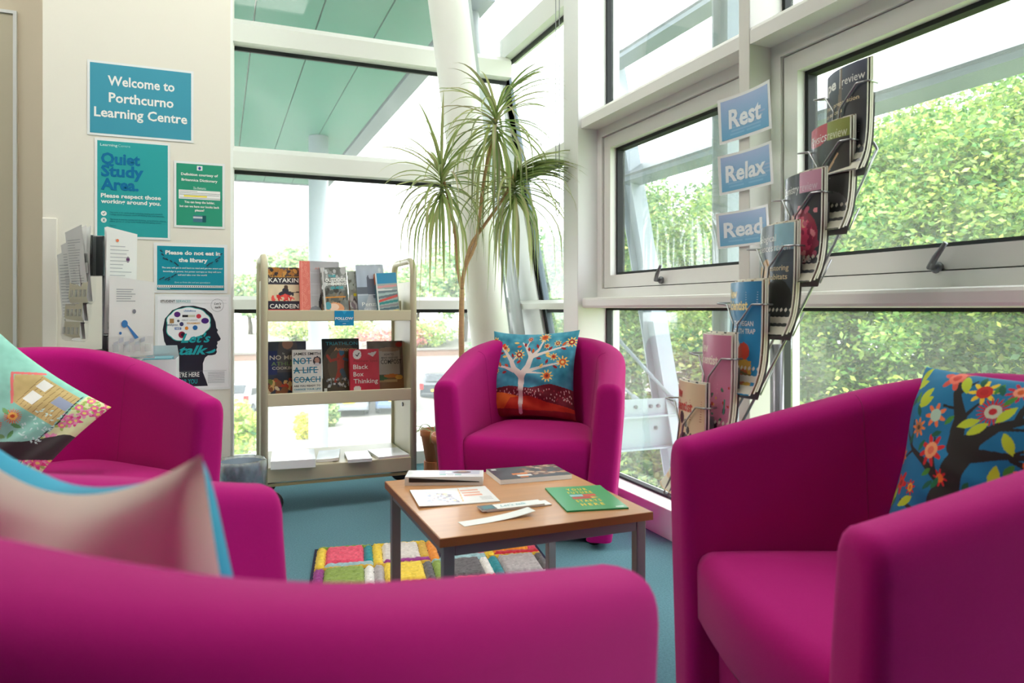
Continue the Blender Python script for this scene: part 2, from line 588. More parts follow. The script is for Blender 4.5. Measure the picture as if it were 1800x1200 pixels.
# raked grey tubes in the corner
q0, q1 = onX(838, 60, 1.72), onX(912, 580, 1.72)
dz = (q1 - q0) / (q1.z - q0.z)
props(MB().tube([q0 + dz * (3.58 - q0.z), q0 + dz * (0.02 - q0.z)], 0.036, 16).done('trim_3', mat('pale_steel_tube', (206, 212, 214), 0.3, metal=0.1), None, True), 'pale grey raked steel tube just right of the white column', 'tube', None, 'structure')
q0, q1 = onY(827, 60, YB - 0.01), onY(890, 580, YB - 0.01)
dz = (q1 - q0) / (q1.z - q0.z)
t0, t1 = q0 + dz * (3.58 - q0.z), q0 + dz * (0.08 - q0.z)
MB().prism([(t1.x - 0.03, t1.z), (t1.x + 0.03, t1.z), (t0.x + 0.03, t0.z), (t0.x - 0.03, t0.z)], 'y', YB - 0.015, YB + 0.06).done('jamb', mat('mid_grey_metal', (190, 198, 198), 0.4), w1)  # raked grey end frame of the back glazing
# the white leaning column
def colx(z): return 1.585 - 0.134 * z
col = props(MB().tube([(colx(z), 3.95, z) for z in np.linspace(0.0, ZC, 8)], 0.115, 40).done('column', mat('column_paint', (240, 239, 234), 0.55, var=0.015), None, True), 'thick white round column leaning left behind the potted plant', 'column', None, 'structure')

# --- corner post, mullion, right glazing
struct('trim_1', (1.64, 1.88, 3.14, 3.30, 0.0, ZC), FRAMEW, 'white square corner post between the two right windows', 'post', 0.004)
XF, XG = 1.66, 1.83
def bay(n, y0, y1, label, first=False, handle=None):
    wnd = empty('window_%d' % n, (0, 0, 0), label=label, cat='window', kind='structure')
    # deep transom beam and ledge
    MB().prism([(XF, 1.845), (XR + 0.12, 1.845), (XR + 0.12, 1.905), (XF + 0.01, 1.905), (XF, 1.89)], 'y', y0, y1).done('beam', FRAME, wnd)
    box('ledge', (XF, XR + 0.12, y0, y1, 0.952, 1.003), FRAME, wnd, 0.012)
    box('sill', (XF + 0.04, XR + 0.12, y0, y1, 0, 0.125), FRAMEW, wnd, 0.004)
    box('rail', (XR, XR + 0.12, y0, y1, 3.45, ZC), FRAME, wnd)
    def ring(name, m, a, zb, ztp, x0, x1, wd):
        mb = MB()
        mb.box(x0, x1, y0 + a, y1 - a, ztp - wd, ztp).box(x0, x1, y0 + a, y1 - a, zb, zb + wd)
        mb.box(x0, x1, y0 + a, y0 + a + wd, zb + wd, ztp - wd).box(x0, x1, y1 - a - wd, y1 - a, zb + wd, ztp - wd)
        return mb.done(name, m, wnd)
    ring('frame', FRAME, 0.0, 1.003, 1.845, XR, XR + 0.12, 0.045)
    ring('gasket', GASKET, 0.045, 1.048, 1.80, XR + 0.03, XR + 0.05, 0.006)
    ring('sash', FRAME, 0.049, 1.052, 1.796, XR + 0.012, XR + 0.09, 0.06)
    ring('gasket', GASKET, 0.109, 1.112, 1.736, XR + 0.045, XR + 0.085, 0.014)
    box('pane', (XG - 0.006, XG, y0 + 0.11, y1 - 0.11, 1.113, 1.735), GLASS, wnd)
    ring('gasket', GASKET, 0.0, 0.125, 0.952, XR + 0.05, XR + 0.085, 0.011)
    box('pane', (XG - 0.006, XG, y0 + 0.015, y1 - 0.015, 0.14, 0.94), GLASS, wnd)
    ring('gasket', GASKET, 0.0, 1.905, 3.45, XR + 0.05, XR + 0.085, 0.014)
    box('pane', (XG - 0.006, XG, y0 + 0.012, y1 - 0.012, 1.915, 3.44), GLASS, wnd)
    if handle:
        y, z = handle
        h = MB().lathe([(0.014, 0), (0.016, 0.004), (0.016, 0.012), (0.010, 0.018)], 12)
        hv = [(XR + 0.012 - p[2], y + p[0], z + p[1]) for p in h.v]
        mb = MB().add(hv, h.f)
        mb.tube([(XR + 0.0, y, z), (XR - 0.022, y, z), (XR - 0.028, y - 0.02, z + 0.025), (XR - 0.03, y - 0.05, z + 0.06)], [0.009, 0.009, 0.0085, 0.006], 8)
        mb.done('handle', mat('grey_cast_metal', (120, 122, 126), 0.35, metal=0.6), wnd, True)
    return wnd
hq = onX(1160, 492, XR); hq2 = onX(1645, 470, XR)
bay(3, 1.978, 3.14, 'first right window bay next to the white corner post', handle=(hq.y, hq.z))
bay(4, 0.32, 1.923, 'wide right window bay behind the magazine rack', handle=(hq2.y, hq2.z))
bay(5, -0.9, 0.26, 'right window bay beside the photographer', handle=(-0.4, 1.09))
struct('wall_light_block', (1.75, 1.87, -3.5, -0.96, 0, ZC), DIMW, 'added unseen brown wall right of the photographer, blocking window light', 'wall')  # added out of view to shut off window light from behind
mul = mat('mullion_grey', (222, 220, 213), 0.4)
for n, (a, b) in enumerate(((1.923, 1.978), (0.26, 0.32), (-0.96, -0.9))):
    struct('trim_%d' % (4 + n), (1.658, 1.88, a, b, 0, ZC), mul, ['grey mullion post behind the three blue word signs', 'grey mullion post right of the magazine rack window', 'grey mullion post behind the photographer'][n], 'post', 0.003)
# blind chain
bc = onX(980, 380, 1.60)
yc = bc.y
props(MB().tube([(1.60, yc + 0.022, ZC - 0.02), (1.60, yc + 0.02, bc.z + 0.02), (1.60, yc, bc.z), (1.60, yc - 0.02, bc.z + 0.02), (1.60, yc - 0.022, ZC - 0.02)], 0.0022, 6).done('blind_chain', mat('grey_bead_chain', (150, 152, 158), 0.5), None, True), 'thin grey looped blind chain hanging left of the corner post', 'chain')

# --- added fill panels, unseen above the seats, to brighten the interior
FILL_GLOW = emit_mat('fill_light_diffuser', (1.0, 0.965, 0.92), 7.5)
for i, (x, y) in enumerate(((-2.6, 2.4), (-2.6, 1.2), (-0.9, 2.4), (0.4, 2.6))):
    t = empty('ceiling_fill_panel', (x, y, ZC), label='added unseen fill light panel ' + ['at the far left', 'at the near left', 'above the left armchair', 'above the trolley'][i], cat='light', group='added ceiling fill panels')
    mb = MB()
    for a, b, c, d in ((-.32, .32, -.32, -.29), (-.32, .32, .29, .32), (-.32, -.29, -.29, .29), (.29, .32, -.29, .29)):
        mb.box(a, b, c, d, -0.03, 0)
    mb.done('frame', FRAMEW, t)
    box('diffuser', (-.29, .29, -.29, .29, -0.022, -0.008), FILL_GLOW, t)

# ================================================================== OUTSIDE
GZ = -4.0
def gz(y):
    """car park is flat, then rises gently beyond the parked cars"""
    return GZ + 0.26 * min(11.0, max(0.0, y - 35.0))
gx = np.linspace(-60, 40, 6); gy = np.array([4.7, 20, 35, 38, 41, 44, 46, 60, 120])
props(gridmesh('ground', [[(x if y > 16 else min(x, 9), y, gz(y)) for x in gx] for y in gy], None, TARMAC), 'pale tarmac car park below the building', 'ground', None, 'structure')
# bank of grass and fern on the right
gx = np.linspace(2.0, 40, 20); gy = np.linspace(-14, 16, 22)
pts = [[(x, y, -2.6 + 0.16 * max(0, x - 3) + 0.12 * math.sin(x * 1.3) * math.cos(y) - 0.055 * max(0, y - 5) ) for x in gx] for y in gy]
props(gridmesh('grass_bank', pts, None, GRASS), 'green bank sloping up under the trees on the right', 'bank', None, 'structure')

# --- teal canopy with boards and round pillar
cz = 3.15
cn = empty('canopy', (-3, 8.6, cz), label='large canopy with teal boarded underside outside the back window', cat='canopy')
box('roof_slab', (-5.0, 4.78, -3.9, 4.45, 0.03, 0.35), FRAMEW, cn)
MB().box(4.62, 4.8, -3.9, 4.45, -0.03, 0.36).box(-5, 4.62, 4.33, 4.47, -0.03, 0.36).done('fascia', GALV, cn)
for i in range(21):
    x0 = 4.60 - (i + 1) * 0.455
    box('soffit_board', (x0 + 0.006, x0 + 0.449, -3.9, 4.32, -0.02, 0.03), TEAL, cn)
pc = LD(-2.45, 9.0)
pr = empty('canopy_pillar', (pc.x, pc.y, GZ), label='round white pillar holding up the teal canopy', cat='pillar')
MB().lathe([(0.122, 0.1), (0.122, cz - GZ - 0.03)], 28).done('shaft', mat('pillar_white', (172, 178, 186), 0.4), pr, True)
MB().lathe([(0.2, 0), (0.2, 0.1), (0.13, 0.14)], 28).done('base', TARMAC, pr)

# --- sun-shading outside the right glazing
def blade(z, y0, y1, label):
    t = empty('shading_blade', (2.9, (y0 + y1) / 2, z), label=label, cat='blade', group='steel shading blades outside the right windows')
    h = (y1 - y0) / 2
    MB().prism([(-0.10, -0.13), (0.02, -0.155), (0.10, 0.0), (0.09, 0.02), (-0.10, -0.10)], 'y', -h, h).done('panel', GALV, t)
    MB().prism([(-0.10, -0.10), (0.09, 0.02), (0.08, 0.035), (-0.11, -0.085)], 'y', -h, h).done('top_lip', mat('zinc_grey', (84, 94, 104), 0.45, metal=0.2), t)
blade(2.03, -3.5, 4.66, 'lower grey steel shading blade outside the right windows')
blade(2.98, -3.5, 5.0, 'middle grey steel shading blade outside the upper right windows')
blade(3.55, -3.5, 5.2, 'highest grey steel shading blade near the top of the view')
vp = onX(1265, 500, 2.3)
for k, (yy, lb) in enumerate(((vp.y, 'vertical galvanised post outside the first right window'), (0.0, 'vertical galvanised post outside the right window near the photographer'))):
    t = empty('outside_post', (2.35, yy, GZ + 1.5), label=lb, cat='post')
    MB().box(-0.05, 0.05, -0.06, -0.05, 0, 6.6).box(-0.05, 0.05, 0.05, 0.06, 0, 6.6).done('flange', GALV, t)
    box('web', (-0.006, 0.006, -0.05, 0.05, 0, 6.6), GALV, t)
# raked strut, outrigger beam, rods
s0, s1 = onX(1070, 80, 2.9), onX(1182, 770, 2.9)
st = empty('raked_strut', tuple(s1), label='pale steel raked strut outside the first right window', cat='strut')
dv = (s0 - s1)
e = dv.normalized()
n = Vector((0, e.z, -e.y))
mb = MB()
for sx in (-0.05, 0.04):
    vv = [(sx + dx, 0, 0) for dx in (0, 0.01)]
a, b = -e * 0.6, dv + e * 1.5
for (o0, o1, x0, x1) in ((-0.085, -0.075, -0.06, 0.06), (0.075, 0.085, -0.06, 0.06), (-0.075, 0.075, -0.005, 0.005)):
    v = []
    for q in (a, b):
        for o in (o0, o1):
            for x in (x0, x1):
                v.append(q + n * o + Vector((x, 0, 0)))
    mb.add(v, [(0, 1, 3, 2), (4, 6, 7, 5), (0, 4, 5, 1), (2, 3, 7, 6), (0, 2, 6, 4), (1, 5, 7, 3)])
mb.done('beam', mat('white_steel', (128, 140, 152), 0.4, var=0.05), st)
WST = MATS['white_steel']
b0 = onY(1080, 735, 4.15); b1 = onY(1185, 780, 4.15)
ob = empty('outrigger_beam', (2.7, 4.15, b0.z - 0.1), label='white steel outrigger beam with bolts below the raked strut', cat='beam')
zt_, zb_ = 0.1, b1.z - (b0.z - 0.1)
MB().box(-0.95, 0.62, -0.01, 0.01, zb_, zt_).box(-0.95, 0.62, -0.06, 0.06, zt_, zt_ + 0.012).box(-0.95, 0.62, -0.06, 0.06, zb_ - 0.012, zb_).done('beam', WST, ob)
box('gusset', (-0.62, 0.5, -0.012, -0.002, zt_ + 0.012, zt_ + 0.12), WST, ob)
for x, z in ((-0.1, zt_ + 0.07), (0.02, zt_ + 0.07), (0.08, zt_ + 0.07), (0.06, zt_ - 0.08), (-0.3, zt_ + 0.07), (-0.2, zt_ + 0.07)):
    h = MB().lathe([(0.013, 0), (0.013, 0.014), (0.007, 0.022)], 8)
    MB().add([(x + p[0], -0.012 - p[2], z + p[1]) for p in h.v], h.f).done('bolt', mat('dark_bolt', (86, 92, 98), 0.5, metal=0.4), ob)
def rod(a, b, r, lb):
    mid = (a + b) / 2
    t = empty('brace_rod', tuple(mid), label=lb, cat='rod')
    MB().tube([a - mid, b - mid], r, 10).done('bar', GALV, t, True)
    for q, s in ((a, 1), (b, -1)):
        d = (b - a).normalized() * s
        MB().tube([q - mid - d * 0.03, q - mid + d * 0.09], r * 1.8, 10).done('clevis', GALV, t, True)
rod(onY(1072, 580, 4.35), onY(1195, 715, 4.08), 0.013, 'long diagonal steel rod outside the low right window')
rod(onY(1085, 672, 4.6), onY(1125, 707, 4.3), 0.011, 'short diagonal steel rod behind the far armchair')

# --- trees
def foliage(name, blobs, n, size, base, parent, seed, spread=40, flat=0.0):
    """leaf quads in clumps; blobs: (centre, radii)"""
    rg = np.random.default_rng(seed)
    wts = np.array([b[1][0] * b[1][2] for b in blobs]); wts = wts / wts.sum()
    V, Cc = [], []
    for (c, r), wt in zip(blobs, wts):
        k = int(n * wt) + 1
        d = rg.normal(size=(k, 3)); d /= np.linalg.norm(d, axis=1)[:, None]
        rad = rg.random(k) ** 0.35
        # clumps: pull towards a few sub-centres
        sub = rg.normal(size=(14, 3)); sub /= np.linalg.norm(sub, axis=1)[:, None]
        own = sub[rg.integers(0, 14, k)] * 0.78
        p = np.where((rg.random(k) < 0.72)[:, None], own + d * (rad * 0.36)[:, None], d * rad[:, None])
        p = p * np.array(r) + np.array(c)
        a = rg.normal(size=(k, 3)); a[:, 2] *= 0.55; a /= np.linalg.norm(a, axis=1)[:, None]
        b = np.cross(a, rg.normal(size=(k, 3))); b /= np.linalg.norm(b, axis=1)[:, None]
        s = size * rg.uniform(0.6, 1.35, k)
        a = a * s[:, None]; b = b * (s * 0.55)[:, None]
        V.append(np.stack([p - a, p - b * .8, p + a, p + b], 1))
        t = rg.normal(size=(k, 1)) * 1.15
        col = np.array(base) + t * np.array([spread * .8, spread * .6, spread * .35]) + rg.normal(size=(k, 3)) * 6
        Cc.append(np.clip(col, 8, 250))
    V = np.concatenate(V); Cc = np.concatenate(Cc)
    k = len(V)
    me = bpy.data.meshes.new(name)
    me.from_pydata(V.reshape(-1, 3).tolist(), [], np.arange(4 * k).reshape(-1, 4).tolist())
    setcol(me, lin(Cc))
    me.update()
    return link(name, me, LEAF, parent)

def tree(name, label, u, d, zg, h, cr, base, seed, n=4500, size=0.16, group='trees beyond the glass', trunk=0.16):
    rg = random.Random(seed)
    p = P(u, 542, d)
    t = empty(name, (p.x, p.y, zg), label=label, cat='tree', group=group)
    tp = [(0, 0, -0.3)]
    for k in range(1, 6):
        tp.append((tp[-1][0] + rg.uniform(-.18, .18), tp[-1][1] + rg.uniform(-.18, .18), h * 0.62 * k / 5))
    MB().tube(tp, [trunk * (1 - 0.12 * k) for k in range(6)], 9).done('trunk', BARK, t, True)
    blobs = []
    for k in range(9):
        an = k * 2.4 + rg.uniform(-.4, .4)
        rr = cr * rg.uniform(0.25, 0.7)
        z = h * rg.uniform(0.42, 0.86)
        c = (math.cos(an) * rr, math.sin(an) * rr, z)
        s = cr * rg.uniform(0.42, 0.62)
        blobs.append((c, (s, s, s * 0.8)))
        if k < 6:
            a = Vector(tp[3 + k % 3])
            MB().tube([a, a.lerp(Vector(c), 0.5) + Vector((0, 0, 0.1)), Vector(c)], [trunk * .45, trunk * .3, trunk * .1], 6).done('branch', BARK, t, True)
    blobs.append(((0, 0, h * 0.86), (cr * .55, cr * .55, h * 0.16)))
    foliage('foliage', blobs, n, size, base, t, seed)
    return t

def bush(name, label, pos, r, base, seed, n=900, size=0.1, group='bushes outside', cat='bush'):
    t = empty(name, tuple(pos), label=label, cat=cat, group=group)
    rg = random.Random(seed)
    blobs = [((rg.uniform(-.5, .5) * r[0], rg.uniform(-.5, .5) * r[1], r[2] * rg.uniform(.35, .7)), (r[0] * .6, r[1] * .6, r[2] * .5)) for _ in range(5)]
    foliage('foliage', blobs, n, size, base, t, seed)
    MB().tube([(0, 0, -0.1), (0.02, 0.01, r[2] * 0.6)], [0.05, 0.02], 6).done('stem', BARK, t)
    return t

# right-hand wood, front row then darker back rows
YG = (168, 190, 92)
spec = [
    # u, d, ground, height, crown radius, colour, where
    (1115, 13.5, -2.2, 5.6, 2.0, (160, 188, 104), 'between the corner post and the raked strut'), (1325, 11.5, -2.0, 5.2, 1.9, (176, 198, 100), 'directly behind the blue word signs'), (1500, 10.0, -1.8, 5.2, 1.9, (180, 206, 104), 'directly behind the magazine rack'),
    (1680, 9.0, -1.7, 5.4, 1.9, (190, 208, 108), 'above the blue flowery cushion'), (1880, 8.5, -1.6, 5.8, 2.1, (180, 202, 100), 'at the right edge of the view'), (2150, 8.0, -1.5, 6.0, 2.2, (172, 196, 92), 'just outside the view on the right'),
    (1210, 16.5, -1.6, 5.4, 2.6, (130, 164, 92), 'behind the raked strut'), (1430, 15.0, -1.2, 5.6, 2.6, (136, 170, 90), 'left of the magazine rack'), (1640, 14.0, -1.0, 5.8, 2.6, (138, 172, 90), 'behind the wide window bay'),
    (1850, 13.0, -0.8, 6.2, 2.6, (140, 172, 86), 'behind the right edge of the view'), (2150, 12.5, -0.8, 6.6, 2.8, (134, 164, 84), 'beyond the right edge of the view'), (1010, 18.5, -2.6, 5.4, 2.2, (150, 178, 104), 'seen through the narrow corner window'), (930, 24.0, -3.6, 7.0, 2.4, (146, 174, 108), 'seen beside the leaning column'),
]
for i, (u, d, zg, h, cr, c, where) in enumerate(spec):
    c = tuple(q * k for q, k in zip(c, (0.66, 0.75, 0.74)))
    tree('woodland_tree', ('bright yellow-green leafy tree ' if i < 6 else 'darker green leafy tree further back ') + where, u, d, zg, h, cr, c, 20 + i, n=42000 if i < 5 else 16000, size=0.042 if i < 5 else 0.075)
# dark undergrowth and bright fern in front of it
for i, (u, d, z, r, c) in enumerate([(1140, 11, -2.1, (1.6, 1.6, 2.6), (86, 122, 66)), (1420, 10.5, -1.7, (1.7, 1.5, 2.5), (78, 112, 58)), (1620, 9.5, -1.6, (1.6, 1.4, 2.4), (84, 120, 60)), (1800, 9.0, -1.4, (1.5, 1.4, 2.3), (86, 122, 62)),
                                  (1100, 7.0, -2.2, (1.1, 1.0, 1.2), (162, 190, 110)), (1150, 6.2, -2.3, (1.0, 0.9, 1.1), (176, 198, 118)), (1060, 8.5, -2.5, (1.3, 1.2, 1.4), (150, 184, 104)), (1420, 6.4, -1.9, (1.0, .9, 1.9), (188, 210, 104)), (1580, 6.2, -1.8, (1.0, 1.0, 1.9), (196, 214, 104))]):
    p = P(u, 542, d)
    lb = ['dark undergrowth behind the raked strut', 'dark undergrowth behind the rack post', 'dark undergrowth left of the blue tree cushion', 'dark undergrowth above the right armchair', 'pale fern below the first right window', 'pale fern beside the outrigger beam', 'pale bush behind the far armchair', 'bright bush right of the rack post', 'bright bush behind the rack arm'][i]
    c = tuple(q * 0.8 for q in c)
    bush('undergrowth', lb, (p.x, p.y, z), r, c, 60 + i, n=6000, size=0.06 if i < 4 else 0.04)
# car park edge trees behind the back window, haze painted into the pale leaf colours
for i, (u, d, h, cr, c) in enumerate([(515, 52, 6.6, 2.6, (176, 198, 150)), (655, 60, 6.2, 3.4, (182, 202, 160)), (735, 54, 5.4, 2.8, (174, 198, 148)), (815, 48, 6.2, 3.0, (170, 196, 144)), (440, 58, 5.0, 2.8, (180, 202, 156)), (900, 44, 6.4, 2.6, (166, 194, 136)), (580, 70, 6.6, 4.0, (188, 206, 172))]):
    lb = ['pale tree above the left end of the trolley', 'pale tree above the right end of the trolley', 'pale tree between trolley and plant trunk', 'pale tree behind the plant trunk', 'pale tree left of the trolley', 'pale tree right of the white column', 'distant hazy tree behind the canopy pillar'][i]
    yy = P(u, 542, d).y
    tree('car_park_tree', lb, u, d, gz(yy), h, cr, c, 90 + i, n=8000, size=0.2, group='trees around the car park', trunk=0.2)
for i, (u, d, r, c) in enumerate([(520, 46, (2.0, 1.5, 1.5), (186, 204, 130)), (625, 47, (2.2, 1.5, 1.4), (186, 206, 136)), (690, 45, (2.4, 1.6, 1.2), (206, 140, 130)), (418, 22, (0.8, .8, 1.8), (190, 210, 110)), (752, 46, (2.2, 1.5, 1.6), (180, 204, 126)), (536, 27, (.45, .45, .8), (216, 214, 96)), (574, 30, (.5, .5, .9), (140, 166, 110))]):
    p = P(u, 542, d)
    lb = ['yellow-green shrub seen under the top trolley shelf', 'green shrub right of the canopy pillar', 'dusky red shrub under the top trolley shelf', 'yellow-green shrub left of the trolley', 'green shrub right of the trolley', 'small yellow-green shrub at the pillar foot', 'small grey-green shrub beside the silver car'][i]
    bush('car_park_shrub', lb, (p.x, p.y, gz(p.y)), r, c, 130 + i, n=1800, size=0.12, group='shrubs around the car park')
# low stone wall
sw = LD(-9, 42.5, gz(42))
swall = empty('stone_wall', tuple(sw), R(22.3 - 22.3), label='low reddish stone wall along the far edge of the car park', cat='wall')
mstone = mat('red_grey_stone', (128, 104, 92), 0.9, var=0.25, vscale=4)
box('wall_face', (-10, 24, 0, 0.4, -0.6, 0.55), mstone, swall)
box('coping', (-10, 24, -0.06, 0.46, 0.55, 0.66), TARMAC, swall)

def car(pos, rz, paint, label, van=False):
    t = empty('parked_van' if van else 'parked_car', tuple(pos), rz, label=label, cat='van' if van else 'car')
    L, W, H = (4.8, 1.9, 2.0) if van else (4.1, 1.72, 1.48)
    if van: side = [(-2.4, .35), (2.3, .35), (2.4, .7), (2.3, 1.05), (1.7, 1.2), (1.2, 1.95), (-2.25, 2.0), (-2.4, 1.7)]
    else: side = [(-2.0, .3), (2.0, .3), (2.05, .6), (1.95, .78), (1.1, .92), (0.45, 1.42), (-1.2, 1.48), (-1.75, 1.1), (-2.02, .95), (-2.05, .5)]
    rgb = mat('car_paint_%d_%d_%d' % paint, paint, 0.25, metal=0.1, coat=0.6)
    v, f = [], []
    nn = len(side)
    for k, (yy, ins) in enumerate(((-1, 1), (-.86, 0), (.86, 0), (1, 1))):
        for x, z in side:
            tum = 0.13 * max(0, z - 0.9)
            y = yy * (W / 2 - tum)
            v.append((x * (0.97 if ins else 1), y, z * (0.985 if ins else 1) + (0.004 if ins else 0)))
    f.append(tuple(range(nn)))
    for k in range(3):
        for i in range(nn):
            j = (i + 1) % nn
            f.append((k * nn + i, (k + 1) * nn + i, (k + 1) * nn + j, k * nn + j))
    f.append(tuple(range(3 * nn + nn - 1, 3 * nn - 1, -1)))
    meshv('body', v, f, rgb, t)
    gl = mat('car_glass', (34, 42, 50), 0.08)
    if van:
        box('rear_window', (-2.42, -2.40, -.62, .62, 1.15, 1.65), gl, t)
        MB().box(0.2, 1.25, -.93, .93, 1.2, 1.7).done('side_window', gl, t)
    else:
        MB().add([(-1.80, -.62, 1.12), (-1.80, .62, 1.12), (-1.29, .56, 1.43), (-1.29, -.56, 1.43)], [(0, 1, 2, 3)]).done('rear_window', gl, t)
        for s in (-1, 1):
            y0, y1 = s * (W / 2 - 0.005), s * (W / 2 - .07)
            MB().add([(-1.5, y0, .98), (0.85, y0, .98), (0.4, y1, 1.38), (-1.15, y1, 1.4)], [(0, 1, 2, 3)]).done('side_window', gl, t)
    for x in (-1.3, 1.3):
        for s in (-1, 1):
            h = MB().lathe([(0.2, 0), (0.3, 0.0), (0.31, 0.05), (0.31, 0.17), (0.28, 0.2)], 16)
            wh = MB().add([(x + p[0], s * (W / 2 - 0.19 + p[2]), 0.31 + p[1]) for p in h.v], h.f).done('wheel', BLACKP, t)
            h = MB().lathe([(0.19, 0.19), (0.19, 0.205), (0.05, 0.215)], 12)
            MB().add([(p[0] + x, s * (W / 2 - 0.19 + p[2]), 0.31 + p[1]) for p in h.v], h.f).done('hub_cap', GALV, wh)
    for s in (-1, 1):
        box('tail_light', (-2.08, -1.96, s * .78 - .1, s * .78 + .1, .72, 1.02), mat('red_lens', (190, 30, 40), 0.2), t)
    box('number_plate', (-2.08, -2.05, -.26, .26, .62, .73), mat('yellow_plate', (232, 196, 60), 0.4), t)
    box('rear_bumper', (-2.12, -1.95, -.8, .8, .32, .52), rgb, t, 0.03)
    return t
def gp(u, v):
    return onZ(u, v, GZ)
a90 = R(90 - 12)
car(gp(617, 722), a90, (128, 134, 142), 'silver hatchback parked behind the trolley shelves')
car(gp(692, 718), a90, (84, 108, 142), 'pale blue hatchback parked beside the silver car')
car(gp(780, 700), R(62), (44, 50, 58), 'dark grey car parked left of the far armchair')
car(gp(757, 668), R(100), (170, 172, 176), 'white van parked beyond the dark grey car', van=True)
car(Vector((P(428, 585, 34).x, P(428, 585, 34).y, GZ)), R(70), (160, 162, 166), 'white car far away left of the trolley')
# lamp post
lp = gp(769, 660)
t = empty('lamp_post', tuple(lp), label='slim grey lamp post in the car park left of the far armchair', cat='lamp post')
MB().tube([(0, 0, 0), (0, 0, 2.2)], 0.05, 8).done('pole', GALV, t)
MB().lathe([(0.06, 2.15), (0.32, 2.3), (0.34, 2.42), (0.1, 2.5)], 14).done('lamp_head', mat('lamp_grey', (150, 170, 190), 0.4), t, True)

# ================================================================== TUB ARMCHAIRS
def sstep(t):
    t = max(0.0, min(1.0, t)); return t * t * (3 - 2 * t)
HW, HD = 0.387, 0.341
def chair_meshes():
    # plan curve of the outer face, front-left round the back to front-right (front = -y)
    plan = []
    for k in range(11):
        plan.append((-HW, -HD + 0.30 * k / 10))
    yb = -HD + 0.30
    N = 34
    for k in range(1, N):
        ph = math.pi * (1 - k / N)
        cx, sy = math.cos(ph), math.sin(ph)
        e = 2 / 2.5
        plan.append((HW * math.copysign(abs(cx) ** e, cx), yb + (HD - yb) * sy ** e))
    for k in range(10, -1, -1):
        plan.append((HW, -HD + 0.30 * k / 10))
    n = len(plan)
    def zrim(y):
        q = max(0, min(1, (y + HD) / 0.681))
        return 0.655 + 0.161 * (1 - (1 - q) ** 1.052)
    def section(zr, th, shr=0.0):
        """(inset from the outer line, z) from outer foot over the rim to the inner foot"""
        pr = []
        for z in (0.03, 0.12, 0.25, 0.38, 0.48):
            pr.append((0.045 * (1 - z / 0.55) + shr, z))
        hr = 0.055 - 0.0
        zt = zr - shr
        for k in range(0, 13):
            a = math.pi * k / 12
            ca, sa = math.cos(a), math.sin(a)
            pr.append((th / 2 - (th / 2 - shr) * math.copysign(abs(ca) ** 0.72, ca), zt - hr + hr * abs(sa) ** 0.8))
        for z in (0.48, 0.40, 0.30, 0.22, 0.03):
            pr.append((th + 0.03 * min(1.3, (zr - hr - z) / 0.3) - shr, z))
        return pr
    rings = []
    def ring(i, fwd, shr):
        x, y = plan[i]
        a, b = plan[max(0, i - 1)], plan[min(n - 1, i + 1)]
        tx, ty = b[0] - a[0], b[1] - a[1]
        L = math.hypot(tx, ty); tx, ty = tx / L, ty / L
        nx, ny = ty, -tx                      # inward normal
        th = 0.105 + 0.03 * sstep((y + HD) / 0.6)
        out = []
        for ins, z in section(zrim(y), th, shr):
            out.append((x + nx * ins, y + ny * ins - fwd, z))
        return out
    rr = 0.03
    for k in range(5, 0, -1):
        al = math.pi / 2 * k / 5
        rings.append(ring(0, rr * math.sin(al), rr * (1 - math.cos(al))))
    for i in range(n):
        rings.append(ring(i, 0, 0))
    for k in range(1, 6):
        al = math.pi / 2 * k / 5
        rings.append(ring(n - 1, rr * math.sin(al), rr * (1 - math.cos(al))))
    m = len(rings[0])
    v = [p for r in rings for p in r]
    f = []
    for i in range(len(rings) - 1):
        for k in range(m - 1):
            f.append((i * m + k, i * m + k + 1, (i + 1) * m + k + 1, (i + 1) * m + k))
    f.append(tuple(range(m - 1, -1, -1)))
    f.append(tuple((len(rings) - 1) * m + k for k in range(m)))
    shell = bpy.data.meshes.new('shell')
    shell.from_pydata(v, [], f)
    bm = bmesh.new(); bm.from_mesh(shell)
    bmesh.ops.recalc_face_normals(bm, faces=bm.faces[:])
    bm.to_mesh(shell); bm.free()
    # inner centre check of inward normal is by construction; seams over the rim
    seams = []
    for i in (5 + 12, len(rings) - 1 - 17):
        seams.append([Vector(rings[i][k]) for k in range(12, m - 2)])
    seams.append([Vector(r_[4]) + (Vector(r_[4]) - Vector(r_[14])).normalized() * 0.0004 + Vector((0, 0, 0.0)) for r_ in [[(q[0], q[1], q[2]) for q in rg_] for rg_ in rings[4:-4]]])
    for j_, rg_ in enumerate(rings[4:-4]):
        a_, b_ = Vector(rg_[4]), Vector(rg_[6]); seams[-1][j_] = a_.lerp(b_, 0.55)
    # seat outline: follows the inside
    so = []
    for i in range(n):
        x, y = plan[i]
        a, b = plan[max(0, i - 1)], plan[min(n - 1, i + 1)]
        tx, ty = b[0] - a[0], b[1] - a[1]
        L = math.hypot(tx, ty); tx, ty = tx / L, ty / L
        th = 0.105 + 0.03 * sstep((y + HD) / 0.6) + 0.012
        so.append((x + ty * th, y - tx * th))
    return shell, seams, so

